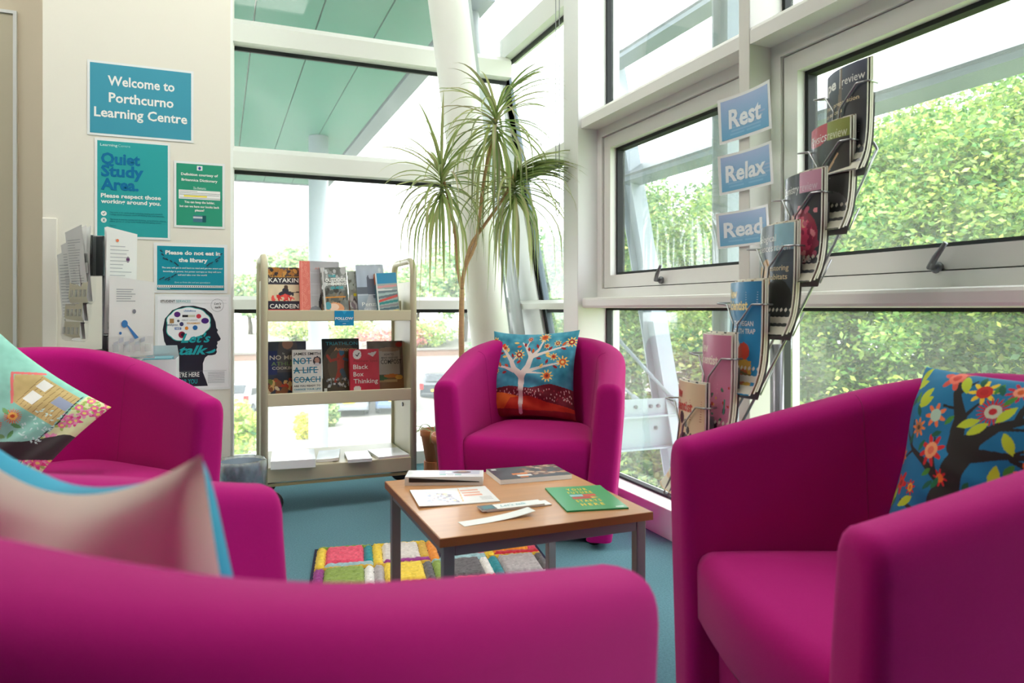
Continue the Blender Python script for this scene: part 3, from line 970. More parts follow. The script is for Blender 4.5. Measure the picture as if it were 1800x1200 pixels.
SHELL, SEAMS, SEATO = chair_meshes()
def seat_mesh(z0, z1, yf, r, bulge, front_only=False):
    """seat cushion: outline SEATO closed at the front line yf, rounded edges"""
    base = [(x, max(y, yf)) for x, y in SEATO]
    base[0] = (base[0][0], yf); base[-1] = (base[-1][0], yf)
    nf = 14
    x0, x1 = base[-1][0], base[0][0]
    fr = [(x0 + (x1 - x0) * k / nf, yf - bulge * math.sin(math.pi * k / nf)) for k in range(1, nf)]
    out = base + fr
    cx, cy = 0, -0.02
    lv = []
    prof = [(0.0, z0 + r * .6)]
    for k in range(0, 7):
        a = math.pi / 2 * k / 6
        prof.append((r * (1 - math.cos(a)), z1 - r + r * math.sin(a)))
    prof = [(r * .4, z0)] + prof
    crown = [(0.10, 0.010), (0.2, 0.014)]
    rings = [[(x + (cx - x) * 0 - ins * (x - cx) / max(.05, math.hypot(x - cx, y - cy)), y - ins * (y - cy) / max(.05, math.hypot(x - cx, y - cy)), z) for x, y in out] for ins, z in prof]
    for s, dzv in ((0.75, .006), (0.45, .011), (0.15, .013)):
        rings.append([(cx + (x - cx) * s, cy + (y - cy) * s, z1 + dzv) for x, y in out])
    m = len(out)
    v = [p for rg in rings for p in rg]
    f = [tuple(range(m - 1, -1, -1))]
    for i in range(len(rings) - 1):
        for k in range(m):
            l = (k + 1) % m
            f.append((i * m + k, i * m + l, (i + 1) * m + l, (i + 1) * m + k))
    f.append(tuple((len(rings) - 1) * m + k for k in range(m)))
    me = bpy.data.meshes.new('seat_cushion')
    me.from_pydata(v, [], f)
    bm = bmesh.new(); bm.from_mesh(me)
    bmesh.ops.recalc_face_normals(bm, faces=bm.faces[:])
    bm.to_mesh(me); bm.free()
    return me
SEAT = seat_mesh(0.25, 0.425, -HD - 0.005, 0.05, 0.028)
for me in (SHELL, SEAT):
    me.materials.append(FABRIC)
    me.polygons.foreach_set('use_smooth', [True] * len(me.polygons))
def _chair_child(name, me, t):
    o = bpy.data.objects.new(name, me); COL.objects.link(o); o.parent = t
    return o
SEAMME = None; PANELME = None; FOOTME = None
def armchair(l, d, fl, fd, label):
    """centre at lateral/depth l, d; facing direction (fl, fd) in the same frame"""
    global SEAMME, PANELME, FOOTME
    p = LD(l, d)
    fx, fy = fl * C_ + fd * S_, -fl * S_ + fd * C_
    t = empty('tub_armchair', (p.x, p.y, 0), math.atan2(fx, -fy), label=label, cat='armchair', group='magenta tub armchairs')
    sh = _chair_child('shell', SHELL, t)
    se = _chair_child('seat_cushion', SEAT, t)
    if SEAMME is None:
        a = [MB().tube(s, 0.0009, 5).done('seam', SEAMM) for s in SEAMS]
        SEAMME = [o.data for o in a]
        b = MB().box(-0.272, 0.272, -0.305, -0.27, 0.04, 0.255).done('front_panel', FABRIC, None, False, 0.008)
        PANELME = b.data
        c = MB().lathe([(0.022, 0), (0.025, 0.004), (0.025, 0.032)], 14).done('foot', BLACKP)
        FOOTME = c.data
        for o in a + [b, c]: bpy.data.objects.remove(o)
    for s in SEAMME: _chair_child('seam', s, sh)
    _chair_child('front_panel', PANELME, t)
    for x, y in ((-.27, -.28), (.27, -.28), (-.2, .2), (.2, .2)):
        o = _chair_child('foot', FOOTME, t); o.location = (x, y, 0)
    return t

CH_A = armchair(-0.354, 0.725, 0.5753, 0.8179, 'nearest magenta tub armchair seen from behind, holding the cream-backed cushion')
CH_B = armchair(-1.478, 2.272, 0.8195, -0.5730, 'magenta tub armchair at the left holding the mint house cushion')
CH_C = armchair(0.122, 3.209, -0.1934, -0.9811, 'far magenta tub armchair facing us behind the coffee table')
CH_D = armchair(0.781, 1.336, -0.9920, -0.1259, 'large near magenta tub armchair at the right holding the blue flowery cushion')

# ================================================================== CUSHIONS
def cushion(name, label, mw, a, T, cv, backc, seed, wr=0.006, sag=0.0):
    """local x right, y up, z out of the printed face; half size a"""
    t = empty(name, label=label, cat='cushion', group='printed cushions on the armchairs', mw=mw)
    rg = np.random.default_rng(seed)
    ph = rg.uniform(0, 6.28, 12); fr = rg.uniform(3, 9, (12, 2)) * rg.choice([-1, 1], (12, 2))
    def surf(nx, ny, sgn):
        s = np.linspace(-1, 1, nx + 1)[None, :]; q = np.linspace(-1, 1, ny + 1)[:, None]
        s, q = np.broadcast_arrays(s, q)
        X = a * s * (1 - 0.085 * (1 - q * q)); Y = a * q * (1 - 0.085 * (1 - s * s))
        Z = T * (np.clip((1 - s ** 2), 0, 1) * np.clip(1 - q ** 2, 0, 1)) ** 0.42
        edge = np.clip((1 - s ** 2) * (1 - q ** 2) * 6, 0, 1)
        W = sum(np.sin(fr[k, 0] * s + fr[k, 1] * q + ph[k]) for k in range(12)) / 5
        crease = -np.exp(-((s * s + (q + 0.55) ** 2) * 3)) * np.sin(q * 16 + s * 5) * 1.5
        Z = Z * sgn + (W + crease) * wr * edge * sgn
        # the lower half slumps, the top edge dips in the middle
        Y = Y - sag * np.clip(q, 0, 1) * (1 - s * s) * a
        B = 0.02 * np.sin(1.7 * s + ph[0]) + 0.015 * np.sin(2 * q + ph[1])
        return np.stack([X, Y, Z + B], -1)
    n = cv.nx
    gridmesh('front_cover', surf(cv.nx, cv.ny, 1), cv.a, DYED, t)
    bp = surf(50, 50, -1)[:, ::-1]
    gridmesh('back_cover', bp, np.broadcast_to(np.array(backc, float), (50, 50, 3)), DYED, t)
    return t

def rose(cv, items):
    for cx, cy, r, n, a, b, c in items: cv.flower(cx, cy, r, n, a, b, c, rot=cx * 7)

# far chair: white tree on blue, red hills
cv = Canvas(2, 2, 190, (62, 146, 172))
cv.noise(22, 9).noise(14, 30)
cv.poly([(0, .62), (.5, .66), (1, .60), (1.5, .70), (2, .62), (2, 0), (0, 0)], (112, 14, 36))
for k in range(150):
    rg = random.Random(k); cv.ell(rg.uniform(0, 2), rg.uniform(.33, .6), .012, .02, (214, 168, 170) if k % 3 else (176, 40, 60))
cv.poly([(0, .56), (.35, .52), (.75, .42), (1.1, .36), (1.1, 0.1), (0, 0.15)], (222, 104, 26))
cv.poly([(.55, .40), (1, .42), (1.4, .30), (2, .22), (2, 0), (.3, 0)], (196, 50, 22))
cv.poly([(0, .20), (.5, .16), (1.0, .10), (2, .14), (2, 0), (0, 0)], (140, 16, 32)).noise(12, 20)
WT = (226, 214, 206)
cv.line([(.80, .06), (.80, .5), (.80, .92)], [.085, .11, .17], WT)
cv.line([(.80, .88), (.60, 1.05), (.52, 1.25), (.30, 1.55), (.10, 1.72)], [.17, .13, .10, .05, .03], WT)
cv.line([(.60, 1.0), (.35, 1.10), (.05, 1.16)], [.09, .05, .025], WT)
cv.line([(.80, .88), (.95, 1.10), (1.02, 1.34), (.88, 1.60), (.78, 1.72)], [.17, .14, .12, .06, .03], WT)
cv.line([(1.02, 1.34), (1.18, 1.52), (1.28, 1.80)], [.10, .06, .03], WT)
cv.line([(1.0, 1.33), (1.35, 1.46), (1.85, 1.62)], [.10, .06, .03], WT)
cv.line([(.85, .95), (1.25, 1.08), (1.7, 1.20)], [.10, .06, .03], WT)
cv.line([(.55, 1.22), (.70, 1.42)], [.05, .02], WT).line([(.12, 1.14), (.12, 1.3)], .02, WT).line([(.88, 1.6), (.95, 1.78)], [.04, .02], WT)
cv.line([(.9, .96), (1.3, .94)], [.06, .02], WT)
YO, OR, RD = (240, 198, 110), (214, 92, 30), (150, 24, 30)
rose(cv, [(.08, 1.74, .11, 8, YO, OR, RD), (.34, 1.58, .09, 8, YO, OR, RD), (.72, 1.40, .14, 9, YO, RD, (236, 214, 150)), (.95, 1.82, .075, 7, (236, 120, 90), RD, YO), (1.28, 1.86, .14, 10, YO, OR, (176, 60, 20)), (1.36, 1.62, .08, 8, YO, OR, RD), (1.60, 1.68, .09, 8, YO, RD, YO), (1.9, 1.70, .13, 10, YO, RD, YO), (1.55, 1.34, .10, 8, YO, OR, RD), (1.76, 1.22, .15, 9, YO, OR, YO), (1.42, .88, .15, 10, YO, OR, (120, 30, 20)), (.12, 1.30, .08, 8, YO, OR, RD), (.14, 1.02, .075, 8, YO, OR, RD), (.05, 1.56, .07, 7, YO, OR, RD)])
for cx, cy, rt, c in [(.22, 1.68, 1.2, RD), (.30, 1.64, .9, (216, 60, 30)), (.25, 1.44, .3, RD), (.42, 1.52, 1.4, YO), (.34, 1.36, .1, YO), (.55, 1.38, 1.9, RD), (.72, 1.22, .6, (200, 40, 30)), (.22, 1.17, 1.9, OR), (.40, 1.14, -.5, (200, 70, 40)), (.35, .98, .2, RD), (.85, 1.66, 1.7, RD), (.62, 1.72, 0, YO), (.70, 1.62, .2, OR), (.95, 1.54, 1.7, RD), (1.05, 1.5, 1.5, OR), (1.15, 1.62, 1.9, RD), (1.2, 1.30, -.1, RD), (1.4, 1.42, 0, YO), (1.45, 1.55, .9, RD), (1.75, 1.66, .9, OR), (1.75, 1.54, -.3, RD), (1.4, 1.22, 1.3, RD), (1.28, 1.12, .9, YO), (1.6, 1.10, -.4, RD), (1.42, 1.36, -.2, YO)]:
    cv.leaf(cx, cy, .065, .03, rt, c)
p = LD(0.10, 3.36, 0.64)
fwd = LD(-0.24, -0.97); up = Vector((0, 0, 1)) - fwd * 0.30
cushion('cushion', 'blue cushion printed with a white tree and red hills on the far armchair', frame_mw(p, Vector((-fwd.y, fwd.x, 0)), up), 0.215, 0.062, cv, (232, 226, 214), 3, wr=0.004, sag=0.03)

# right chair: black tree on blue with bright flowers
cv = Canvas(2, 2, 250, (14, 116, 164))
cv.noise(12, 8)
BK = (34, 30, 28)
cv.line([(.70, .0), (.82, .5), (.95, .95), (1.05, 1.2)], [.34, .27, .25, .22], BK)
cv.line([(.90, 1.15), (.86, 1.45), (.72, 1.72), (.68, 1.96)], [.20, .14, .08, .05], BK)
cv.line([(.86, 1.42), (1.0, 1.66)], [.06, .02], BK).line([(.74, 1.70), (.86, 1.90)], [.05, .015], BK).line([(.74, 1.55), (.62, 1.56)], .03, BK).line([(.7, 1.86), (.55, 1.90)], .025, BK)
cv.line([(1.0, 1.15), (1.25, 1.42), (1.6, 1.60), (2, 1.80)], [.20, .10, .06, .04], BK)
cv.line([(1.40, 1.50), (1.40, 1.72), (1.37, 1.92)], [.07, .05, .04], BK)
cv.line([(1.8, 1.70), (1.86, 1.88)], .025, BK).line([(1.25, 1.40), (1.6, 1.46), (1.7, 1.47)], [.04, .02, .015], BK)
cv.line([(1.05, 1.08), (1.4, 1.16), (2, 1.28)], [.16, .06, .035], BK).line([(1.4, 1.16), (1.7, 1.36), (2, 1.45)], [.03, .02, .02], BK)
cv.line([(1.45, 1.14), (1.7, 1.06), (1.85, .88), (2, .84)], [.05, .05, .04, .04], BK)
cv.line([(.80, .78), (.50, .95), (.28, 1.05), (.05, 1.3)], [.12, .07, .05, .02], BK).line([(.30, 1.04), (.12, .96)], .03, BK).line([(.72, .86), (.62, 1.2)], [.05, .02], BK).line([(.26, 1.06), (.24, 1.35)], .02, BK)
cv.line([(.80, .36), (.5, .42), (.28, .50)], [.09, .05, .02], BK)
cv.line([(.90, .55), (1.3, .48), (1.7, .42)], [.09, .06, .03], BK).line([(1.2, .5), (1.45, .72)], .02, BK).line([(1.3, .48), (1.45, .36)], .025, BK).line([(1.1, .54), (1.15, .40)], .02, BK)
rose(cv, [(.62, 1.90, .17, 6, (224, 84, 70), (240, 120, 100), (214, 60, 50)), (.98, 1.78, .15, 8, (242, 206, 50), (206, 40, 34), (190, 30, 30)), (1.28, 1.84, .13, 10, (200, 24, 60), (240, 150, 120), OR), (1.5, 1.84, .10, 8, (240, 190, 120), (226, 120, 50), YO), (1.15, 1.58, .16, 20, (206, 26, 40), (196, 200, 176), (190, 30, 40)), (.55, 1.44, .14, 7, (240, 122, 70), (180, 210, 190), (180, 210, 190)), (.34, 1.28, .11, 8, (240, 130, 60), (190, 120, 70), (80, 60, 40)), (.62, 1.06, .18, 8, (208, 30, 40), (240, 160, 110), (230, 110, 80)), (.80, .80, .09, 8, (208, 24, 40), (240, 120, 40), (240, 120, 40)), (1.86, 1.92, .12, 7, (242, 190, 50), (206, 40, 30), RD), (1.82, 1.30, .21, 6, (240, 70, 50), (244, 120, 60), (230, 60, 40)), (1.62, 1.02, .15, 7, (240, 120, 70), (244, 190, 140), (244, 180, 130)), (.20, .68, .13, 5, (206, 20, 30), (220, 50, 30), (150, 20, 20)), (.42, .64, .09, 8, (208, 20, 40), (240, 170, 40), OR), (1.42, .62, .16, 6, (206, 20, 40), (200, 30, 46), (240, 130, 110)), (1.85, .58, .21, 8, (246, 206, 30), (206, 50, 30), (170, 20, 30)), (1.25, .30, .15, 10, (200, 40, 50), (244, 190, 120), (240, 170, 100)), (.12, .18, .16, 6, (240, 120, 40), (220, 60, 40), (240, 190, 60)), (.05, .98, .10, 7, (240, 120, 60), OR, RD)])
rg = random.Random(5)
for k in range(95):
    cv_x, cv_y = rg.uniform(.05, 1.95), rg.uniform(.25, 1.9)
    iy, ix = min(cv.ny - 1, int(cv_y / 2 * cv.ny)), min(cv.nx - 1, int(cv_x / 2 * cv.nx))
    if cv.a[iy, ix][2] > 130 and cv.a[iy, ix][0] < 60:
        big = k % 4 == 0
        cv.leaf(cv_x, cv_y, .12 if big else .075, .05 if big else .03, rg.uniform(0.4, 2.2), (190, 206, 44) if big else rg.choice([(22, 108, 66), (70, 140, 50), (16, 92, 70)]))
p = LD(0.945, 1.40, 0.618)
fwd = LD(-0.955, -0.29).normalized(); up = Vector((0, 0, 1)) - fwd * 0.42
CUSH_D = cushion('cushion', 'bright blue cushion printed with a black tree and red flowers on the right armchair', frame_mw(p, Vector((-fwd.y, fwd.x, 0)), up), 0.208, 0.07, cv, (20, 110, 150), 8, wr=0.004)

# left chair: mint with dark tree and paper house
MINT = (146, 206, 190)
cv = Canvas(2, 2, 220, MINT)
cv.noise(10, 7)
cv.poly([(0, 0), (2, 0), (2, .34), (1.5, .26), (1.1, .30), (.6, .18), (0, .25)], (226, 226, 176))
rg = random.Random(3)
for k in range(26): cv.flower(rg.uniform(.6, 2), rg.uniform(.0, .26), .09, 5, rg.choice([(226, 70, 140), (238, 150, 190), (170, 190, 100)]), (236, 110, 160), (240, 220, 120))
cv.line([(1.95, .36), (1.5, .28), (1.1, .32), (.6, .2)], .015, (60, 60, 60))
cv.poly([(1.42, .30), (1.92, .36), (1.92, .95), (1.72, 1.18), (1.42, .95)], (206, 178, 120)).noise(6, 40)
for k in range(9): cv.line([(1.44, .36 + k * .065), (1.9, .40 + k * .065)], .008, (150, 120, 74))
cv.line([(1.40, .92), (1.72, 1.22), (1.95, .94)], .035, (238, 120, 120))
cv.rect(1.52, .70, 1.68, .86, (238, 236, 230)).rect(1.75, .74, 1.88, .88, (238, 236, 230)).rect(1.66, .34, 1.80, .56, (156, 164, 190))
DKT = (58, 48, 50)
cv.line([(1.25, .0), (.95, .35), (.75, .7), (.72, .85)], [.36, .25, .18, .15], DKT)
cv.line([(.74, .80), (.86, 1.1), (.98, 1.35), (1.05, 1.6)], [.11, .08, .05, .03], DKT).line([(.78, .8), (1.05, .95), (1.2, 1.08)], [.09, .06, .03], DKT)
cv.line([(.74, .8), (.5, 1.0), (.35, 1.3)], [.09, .06, .03], DKT).line([(.6, .92), (.3, .95)], [.06, .03], DKT)
rose(cv, [(1.06, 1.66, .13, 6, (236, 84, 120), (250, 214, 130), (240, 140, 60)), (.62, 1.5, .12, 20, (238, 90, 60), (250, 190, 90), (240, 120, 60)), (.80, 1.38, .10, 20, (238, 80, 50), (250, 200, 90), OR), (.55, 1.26, .11, 20, (236, 60, 70), (250, 190, 90), OR), (.74, 1.15, .10, 20, (238, 90, 50), (250, 190, 80), OR), (1.22, 1.14, .09, 7, (236, 70, 110), (250, 190, 120), OR), (1.04, .86, .10, 20, (240, 110, 80), (252, 214, 120), (240, 140, 60)), (1.26, .76, .11, 20, (240, 110, 60), (252, 200, 100), (220, 90, 50)), (.3, 1.4, .12, 20, (236, 60, 70), (250, 190, 90), OR), (.25, 1.0, .1, 7, (236, 60, 70), (250, 190, 90), OR)])
for k in range(26):
    cv.leaf(rg.uniform(.3, 1.3), rg.uniform(.6, 1.7), .07, .03, rg.uniform(0, 3), rg.choice([(96, 160, 96), (120, 176, 110)]))
for k in range(40): cv.leaf(rg.uniform(1.1, 1.6), rg.uniform(.28, .6), .025, .01, rg.uniform(0, 3), (206, 232, 226))
for s in (-1, 1): cv.ell(.95 + s * .08, 1.88, .08, .04, (40, 50, 66), s * .5)
p = LD(-1.55, 2.13, 0.605)
fwd = LD(0.55, -0.83).normalized(); up = Vector((0, 0, 1)) - fwd * 0.42
side = Vector((-fwd.y, fwd.x, 0))
rot = Matrix.Rotation(R(50), 3, fwd)
cushion('cushion', 'mint green cushion printed with a dark tree and paper house on the left armchair', frame_mw(p, rot @ side, rot @ up), 0.22, 0.065, cv, (230, 226, 214), 12, wr=0.005)

# nearest chair: cream back towards us, blue front
cv = Canvas(2, 2, 60, (26, 150, 184)).noise(14, 8)
p = LD(-0.405, 0.73, 0.630)
fwd = LD(0.45, 0.89).normalized(); up = Vector((0, 0, 1)) - fwd * 0.42
side = Vector((-fwd.y, fwd.x, 0))
cushion('cushion', 'cushion with plain cream back and blue front in the nearest armchair', frame_mw(p, side, up), 0.22, 0.065, cv, (250, 238, 224), 5, wr=0.008, sag=0.16)

# ================================================================== COFFEE TABLE
TX, TY, TW, TD, TZ = 0.756, 1.873, 0.575, 0.59, 0.42
tb = empty('coffee_table', (TX, TY, 0), label='low square oak-topped coffee table with grey steel legs', cat='table')
top = box('table_top', (-TW / 2, TW / 2, -TD / 2, TD / 2, TZ - 0.022, TZ), OAK, tb, 0.0015)
MB().box(-TW / 2 - .001, TW / 2 + .001, -TD / 2 - .0015, -TD / 2 - .0001, TZ - .021, TZ - .001).box(-TW / 2 - .0015, -TW / 2 - .0001, -TD / 2, TD / 2, TZ - .021, TZ - .001).box(TW / 2 + .0001, TW / 2 + .0015, -TD / 2, TD / 2, TZ - .021, TZ - .001).done('edge_band', OAKEDGE, top)
a_, b_ = TW / 2 - 0.012, TD / 2 - 0.012
for sx in (-1, 1):
    for sy in (-1, 1):
        x0, y0 = sx * (a_ - 0.014), sy * (b_ - 0.014)
        box('leg', (x0 - .0135, x0 + .0135, y0 - .0135, y0 + .0135, 0, TZ - 0.0225), TABLESTEEL, tb, 0.002)
for sy in (-1, 1):
    y0 = sy * (b_ - .014)
    box('rail', (-a_ + .028, a_ - .028, y0 - .012, y0 + .012, TZ - .050, TZ - .0225), TABLESTEEL, tb, 0.002)
for sx in (-1, 1):
    x0 = sx * (a_ - .014)
    box('rail', (x0 - .012, x0 + .012, -b_ + .028, b_ - .028, TZ - .050, TZ - .0225), TABLESTEEL, tb, 0.002)

def flat_item(name, label, cat, corners, th, cv=None, cover=None, lines=None, shapes=None, curl=0.0, z=TZ, group=None, extra=None, page_m=None):
    """corners: photo pixels TL, TR, BR, BL of the sheet as read with its x along TL->TR"""
    q = [onZ(u, v, z + th) for u, v in corners]
    c = sum(q, Vector()) / 4
    xd = ((q[1] - q[0]) + (q[2] - q[3])) / 2
    yd = ((q[0] - q[3]) + (q[1] - q[2])) / 2
    W, H = xd.length, yd.length
    xd = Vector((xd.x, xd.y, 0)).normalized()
    yp = Vector((-xd.y, xd.x, 0))
    if yp.dot(yd) < 0: yp = -yp
    m = frame_mw(Vector((c.x, c.y, z)) - xd * W / 2 - yp * H / 2, xd, yp)
    t = empty(name, label=label, cat=cat, group=group, mw=m)
    sgn = 1 if m.to_3x3().col[2].z > 0 else -1
    def surf(x, y, o):
        k = curl * ((x / W) ** 3) if curl > 0 else -curl * ((1 - x / W) ** 3)
        return (x, y, sgn * (th + o + k))
    xs = np.linspace(0, W, 13)
    mb = MB()
    prof_t = [(x, surf(x, 0, 0)[2]) for x in xs]
    prof_b = [(x, surf(x, 0, 0)[2] - sgn * th * .98) for x in xs]
    mb.prism(prof_t + prof_b[::-1], 'y', 0, H)
    mb.done('pages' if th > 0.002 else 'sheet', page_m or PAPER, t)
    if cv is not None:
        cv.W, cv.H = W, H
        lay('cover_print', cv, surf, t, PRINTG, 0.0004)
    S = lambda x, y, o: surf(x * W, y * H, o)
    if shapes: polys('print', shapes, S, t, PRINTG, 0.0007)
    if lines: lettering(lines, S, t, o=0.0011)
    return t, surf, W, H

def photo_cv(nx, ar, bgc, cols, n, seed, r=.05):
    cv = Canvas(1, ar, nx, bgc)
    return cv.scatter(0, 0, 1, ar, n, r, cols, seed)

# white brochure, loosely closed
cv = Canvas(1, .9, 60, (232, 232, 234)).noise(8, 6)
cv.rect(.42, .35, .95, .9, (196, 200, 216)).ell(.72, .62, .12, .16, (90, 70, 66)).ell(.72, .74, .06, .07, (196, 150, 130)).rect(.5, .5, .58, .75, (236, 238, 240))
for k in range(4): cv.rect(.33 + .1 * k, .2, .41 + .1 * k, .42, (150, 196, 190) if k % 2 else (206, 210, 212))
t, sf, W, H = flat_item('brochure', 'thick white brochure with a gaping cover on the far left of the table', 'brochure', [(716, 827), (846, 826), (853, 838), (714, 838)], 0.026, cv)
MB().prism([(0.012, 0.0102), (W - .01, 0.0102), (W - .012, 0.0125), (0.012, 0.0235)], 'y', -0.0015, 0.0).done('gap_shade_wedge', BLACKP, t)  # black wedge stands in for the shade inside the gaping cover
# dark cover magazine
cv = Canvas(1, .8, 70, (62, 64, 72)).noise(10, 6)
cv.scatter(.38, .2, .98, .8, 60, .05, [(150, 96, 74), (196, 140, 110), (96, 54, 46), (206, 170, 140), (60, 40, 40)], 4)
cv.rect(.24, .26, .46, .36, (232, 126, 40)).rect(.28, .14, .48, .24, (230, 230, 230)).rect(.30, .06, .42, .13, (226, 120, 40)).rect(.04, .66, .12, .74, (226, 226, 226))
flat_item('magazine', 'thick dark-covered magazine at the far side of the table', 'magazine', [(850, 823), (975, 817), (1003, 832), (885, 845)], 0.014, cv)
# white leaflet with crowd photo
cv = Canvas(1, .7, 80, (244, 243, 242))
cv.poly([(.08, .1), (.52, .05), (.46, .45), (.18, .6)], (160, 158, 178)).scatter(.14, .1, .46, .5, 120, .025, [(70, 74, 110), (206, 196, 196), (120, 90, 90), (170, 170, 200), (226, 210, 120)], 9)
cv.put((cv.X < .08) | (cv.X > .54) | (cv.Y < .06), (244, 243, 242))
for k in range(3): cv.rect(.62, .30 + .11 * k, .86, .37 + .11 * k, (238, 166, 140))
for k in range(3): cv.rect(.80, .12 + .05 * k, .95, .14 + .05 * k, (130, 130, 134))
cv.line([(.56, .1), (.62, .65)], .015, (240, 180, 110))
flat_item('leaflet', 'white leaflet with a crowd photo on the left of the table', 'leaflet', [(708, 864), (848, 855), (884, 879), (750, 891)], 0.0025, cv, curl=-0.004)
# bookmark pile
for k, (cs, lb) in enumerate(([[(836, 889), (948, 878), (955, 884), (850, 898)], 'topmost lettered card of the bookmark pile on the table'], [[(845, 890), (960, 879), (968, 885), (858, 899)], 'lower card of the bookmark pile on the table'])):
    zz = TZ + (0.0045 if k == 0 else 0.0005)
    flat_item('bookmark_card', lb, 'card', cs, 0.003, None, z=zz, shapes=([(rectp(0, 0, .24, 1), (92, 98, 106)), (rectp(.05, .2, .22, .8), (60, 130, 140))] if k == 0 else None),
              lines=([("Let's talk", .32, .3, .38, (90, 170, 180), 'l', 0.0, .42, 0.3)] if k == 0 else None), group='bookmark cards on the table')
flat_item('paper_strip', 'blank white paper strip at the near edge of the table', 'paper strip', [(806, 917), (925, 899), (944, 905), (815, 925)], 0.0012, None, curl=0.012)
# green booklet
GR = (42, 160, 96)
YE = (240, 206, 60)
flat_item('booklet', 'green booklet with yellow capitals on the right of the table', 'booklet', [(956, 857), (1051, 853), (1109, 891), (999, 898)], 0.004, Canvas(1, 1, 8, GR),
          lines=[('Y O U R', .5, .80, .085, YE, 'c', .03, .36), ('F U T U R E', .5, .66, .085, YE, 'c', .03, .42), ('S T A R T S', .5, .30, .085, YE, 'c', .03, .42), ('H E R E', .5, .15, .085, YE, 'c', .03, .38)],
          shapes=[(rectp(.28, .54, .5, .62), (150, 200, 210)), (rectp(.5, .53, .72, .62), (214, 80, 50)), (rectp(.28, .43, .6, .52), (196, 60, 50)), ([(.6, .43), (.72, .47), (.6, .52)], (240, 180, 60)), (rectp(.82, .04, .95, .07), (220, 240, 226))], page_m=mat('green_card', GR, 0.4))

# ================================================================== RUG
rc = onZ(553.5, 962, 0.015)
rdir = LD(1, 0.22).normalized()
rug = empty('patchwork_rug', mw=frame_mw(Vector((rc.x, rc.y, 0.0)), rdir, Vector((-rdir.y, rdir.x, 0))), label='multicoloured patchwork pile rug under the coffee table', cat='rug')
RW, RL = 0.86, 1.36
box('backing', (0, RW, -RL, 0, 0.0, 0.008), mat('navy_binding', (34, 36, 66), 0.95), rug)
CW, CL = (RW - 0.02) / 4, (RL - 0.02) / 6
PINK, YEL, TEA, CRM, PUR, LBL, NAV, ORA, RED, GRN, WHT, GRY, CHA, MUS = (238, 84, 112), (240, 206, 60), (20, 138, 148), (222, 214, 206), (146, 40, 128), (156, 190, 196), (40, 38, 78), (240, 146, 44), (196, 24, 48), (134, 158, 64), (236, 232, 228), (176, 168, 168), (96, 92, 94), (214, 172, 60)
blocks = [
    [(YEL, PINK, TEA, GRN, LBL), (YEL, CRM, MUS, YEL, PUR), (ORA, NAV, PINK, MUS, LBL), (YEL, ORA, PINK, RED, RED)],
    [(PUR, GRN, WHT, MUS, PINK), (GRY, YEL, CHA, MUS, RED), (GRN, CHA, WHT, LBL, PINK), (TEA, GRY, CHA, MUS, LBL)],
    [(TEA, ORA, YEL, PUR, WHT), (PINK, LBL, GRN, CRM, NAV), (YEL, RED, TEA, GRY, ORA), (WHT, PUR, YEL, PINK, GRN)],
    [(RED, CRM, PUR, TEA, YEL), (NAV, PINK, MUS, LBL, GRN), (ORA, TEA, CRM, PUR, YEL), (PINK, YEL, GRY, GRN, TEA)],
    [(GRN, LBL, NAV, RED, PINK), (YEL, PUR, WHT, ORA, CHA), (TEA, GRN, PINK, YEL, RED), (CRM, TEA, WHT, MUS, PUR)],
    [(YEL, GRY, TEA, PINK, ORA), (PUR, RED, YEL, GRN, LBL), (WHT, MUS, NAV, TEA, PINK), (TEA, CRM, TEA, WHT, WHT)]]
def pile(x0, x1, y0, y1, c, hgt, seed):
    nx = max(4, int((x1 - x0) / 0.008)); ny = max(4, int((y1 - y0) / 0.008))
    rg = np.random.default_rng(seed)
    X, Y = np.meshgrid(np.linspace(x0, x1, nx + 1), np.linspace(y0, y1, ny + 1))
    Z = hgt + rg.uniform(-.0022, .0022, X.shape)
    X = X + rg.uniform(-.002, .002, X.shape); Y = Y + rg.uniform(-.002, .002, X.shape)
    Z[0, :] = Z[-1, :] = 0.008; Z[:, 0] = Z[:, -1] = 0.008
    cc = np.array(c, float) + rg.normal(size=(ny, nx, 1)) * 7
    gridmesh('pile_block', np.stack([X, Y, Z], -1), np.clip(cc, 0, 255), WOOL, rug)
WOOL = print_mat('wool_pile', 0.95, sheen=0.2)
for r_, row in enumerate(blocks):
    for c_, (lft, mid, rgt, tp, bt) in enumerate(row):
        x0, x1 = 0.01 + c_ * CW, 0.01 + (c_ + 1) * CW
        y1, y0 = -0.01 - r_ * CL, -0.01 - (r_ + 1) * CL
        wl, wr_, ht, hb = CW * .17, CW * .16, CL * .07, CL * .17
        sd = r_ * 50 + c_ * 7
        pile(x0, x0 + wl, y0, y1 - ht, lft, .020, sd); pile(x1 - wr_, x1, y0 + hb, y1 - ht, rgt, .019, sd + 1)
        pile(x0 + wl, x1 - wr_, y0 + hb, y1 - ht, mid, .022, sd + 2)
        pile(x0, x1, y1 - ht, y1, tp, .018, sd + 3); pile(x0 + wl, x1, y0, y0 + hb, bt, .019, sd + 4)

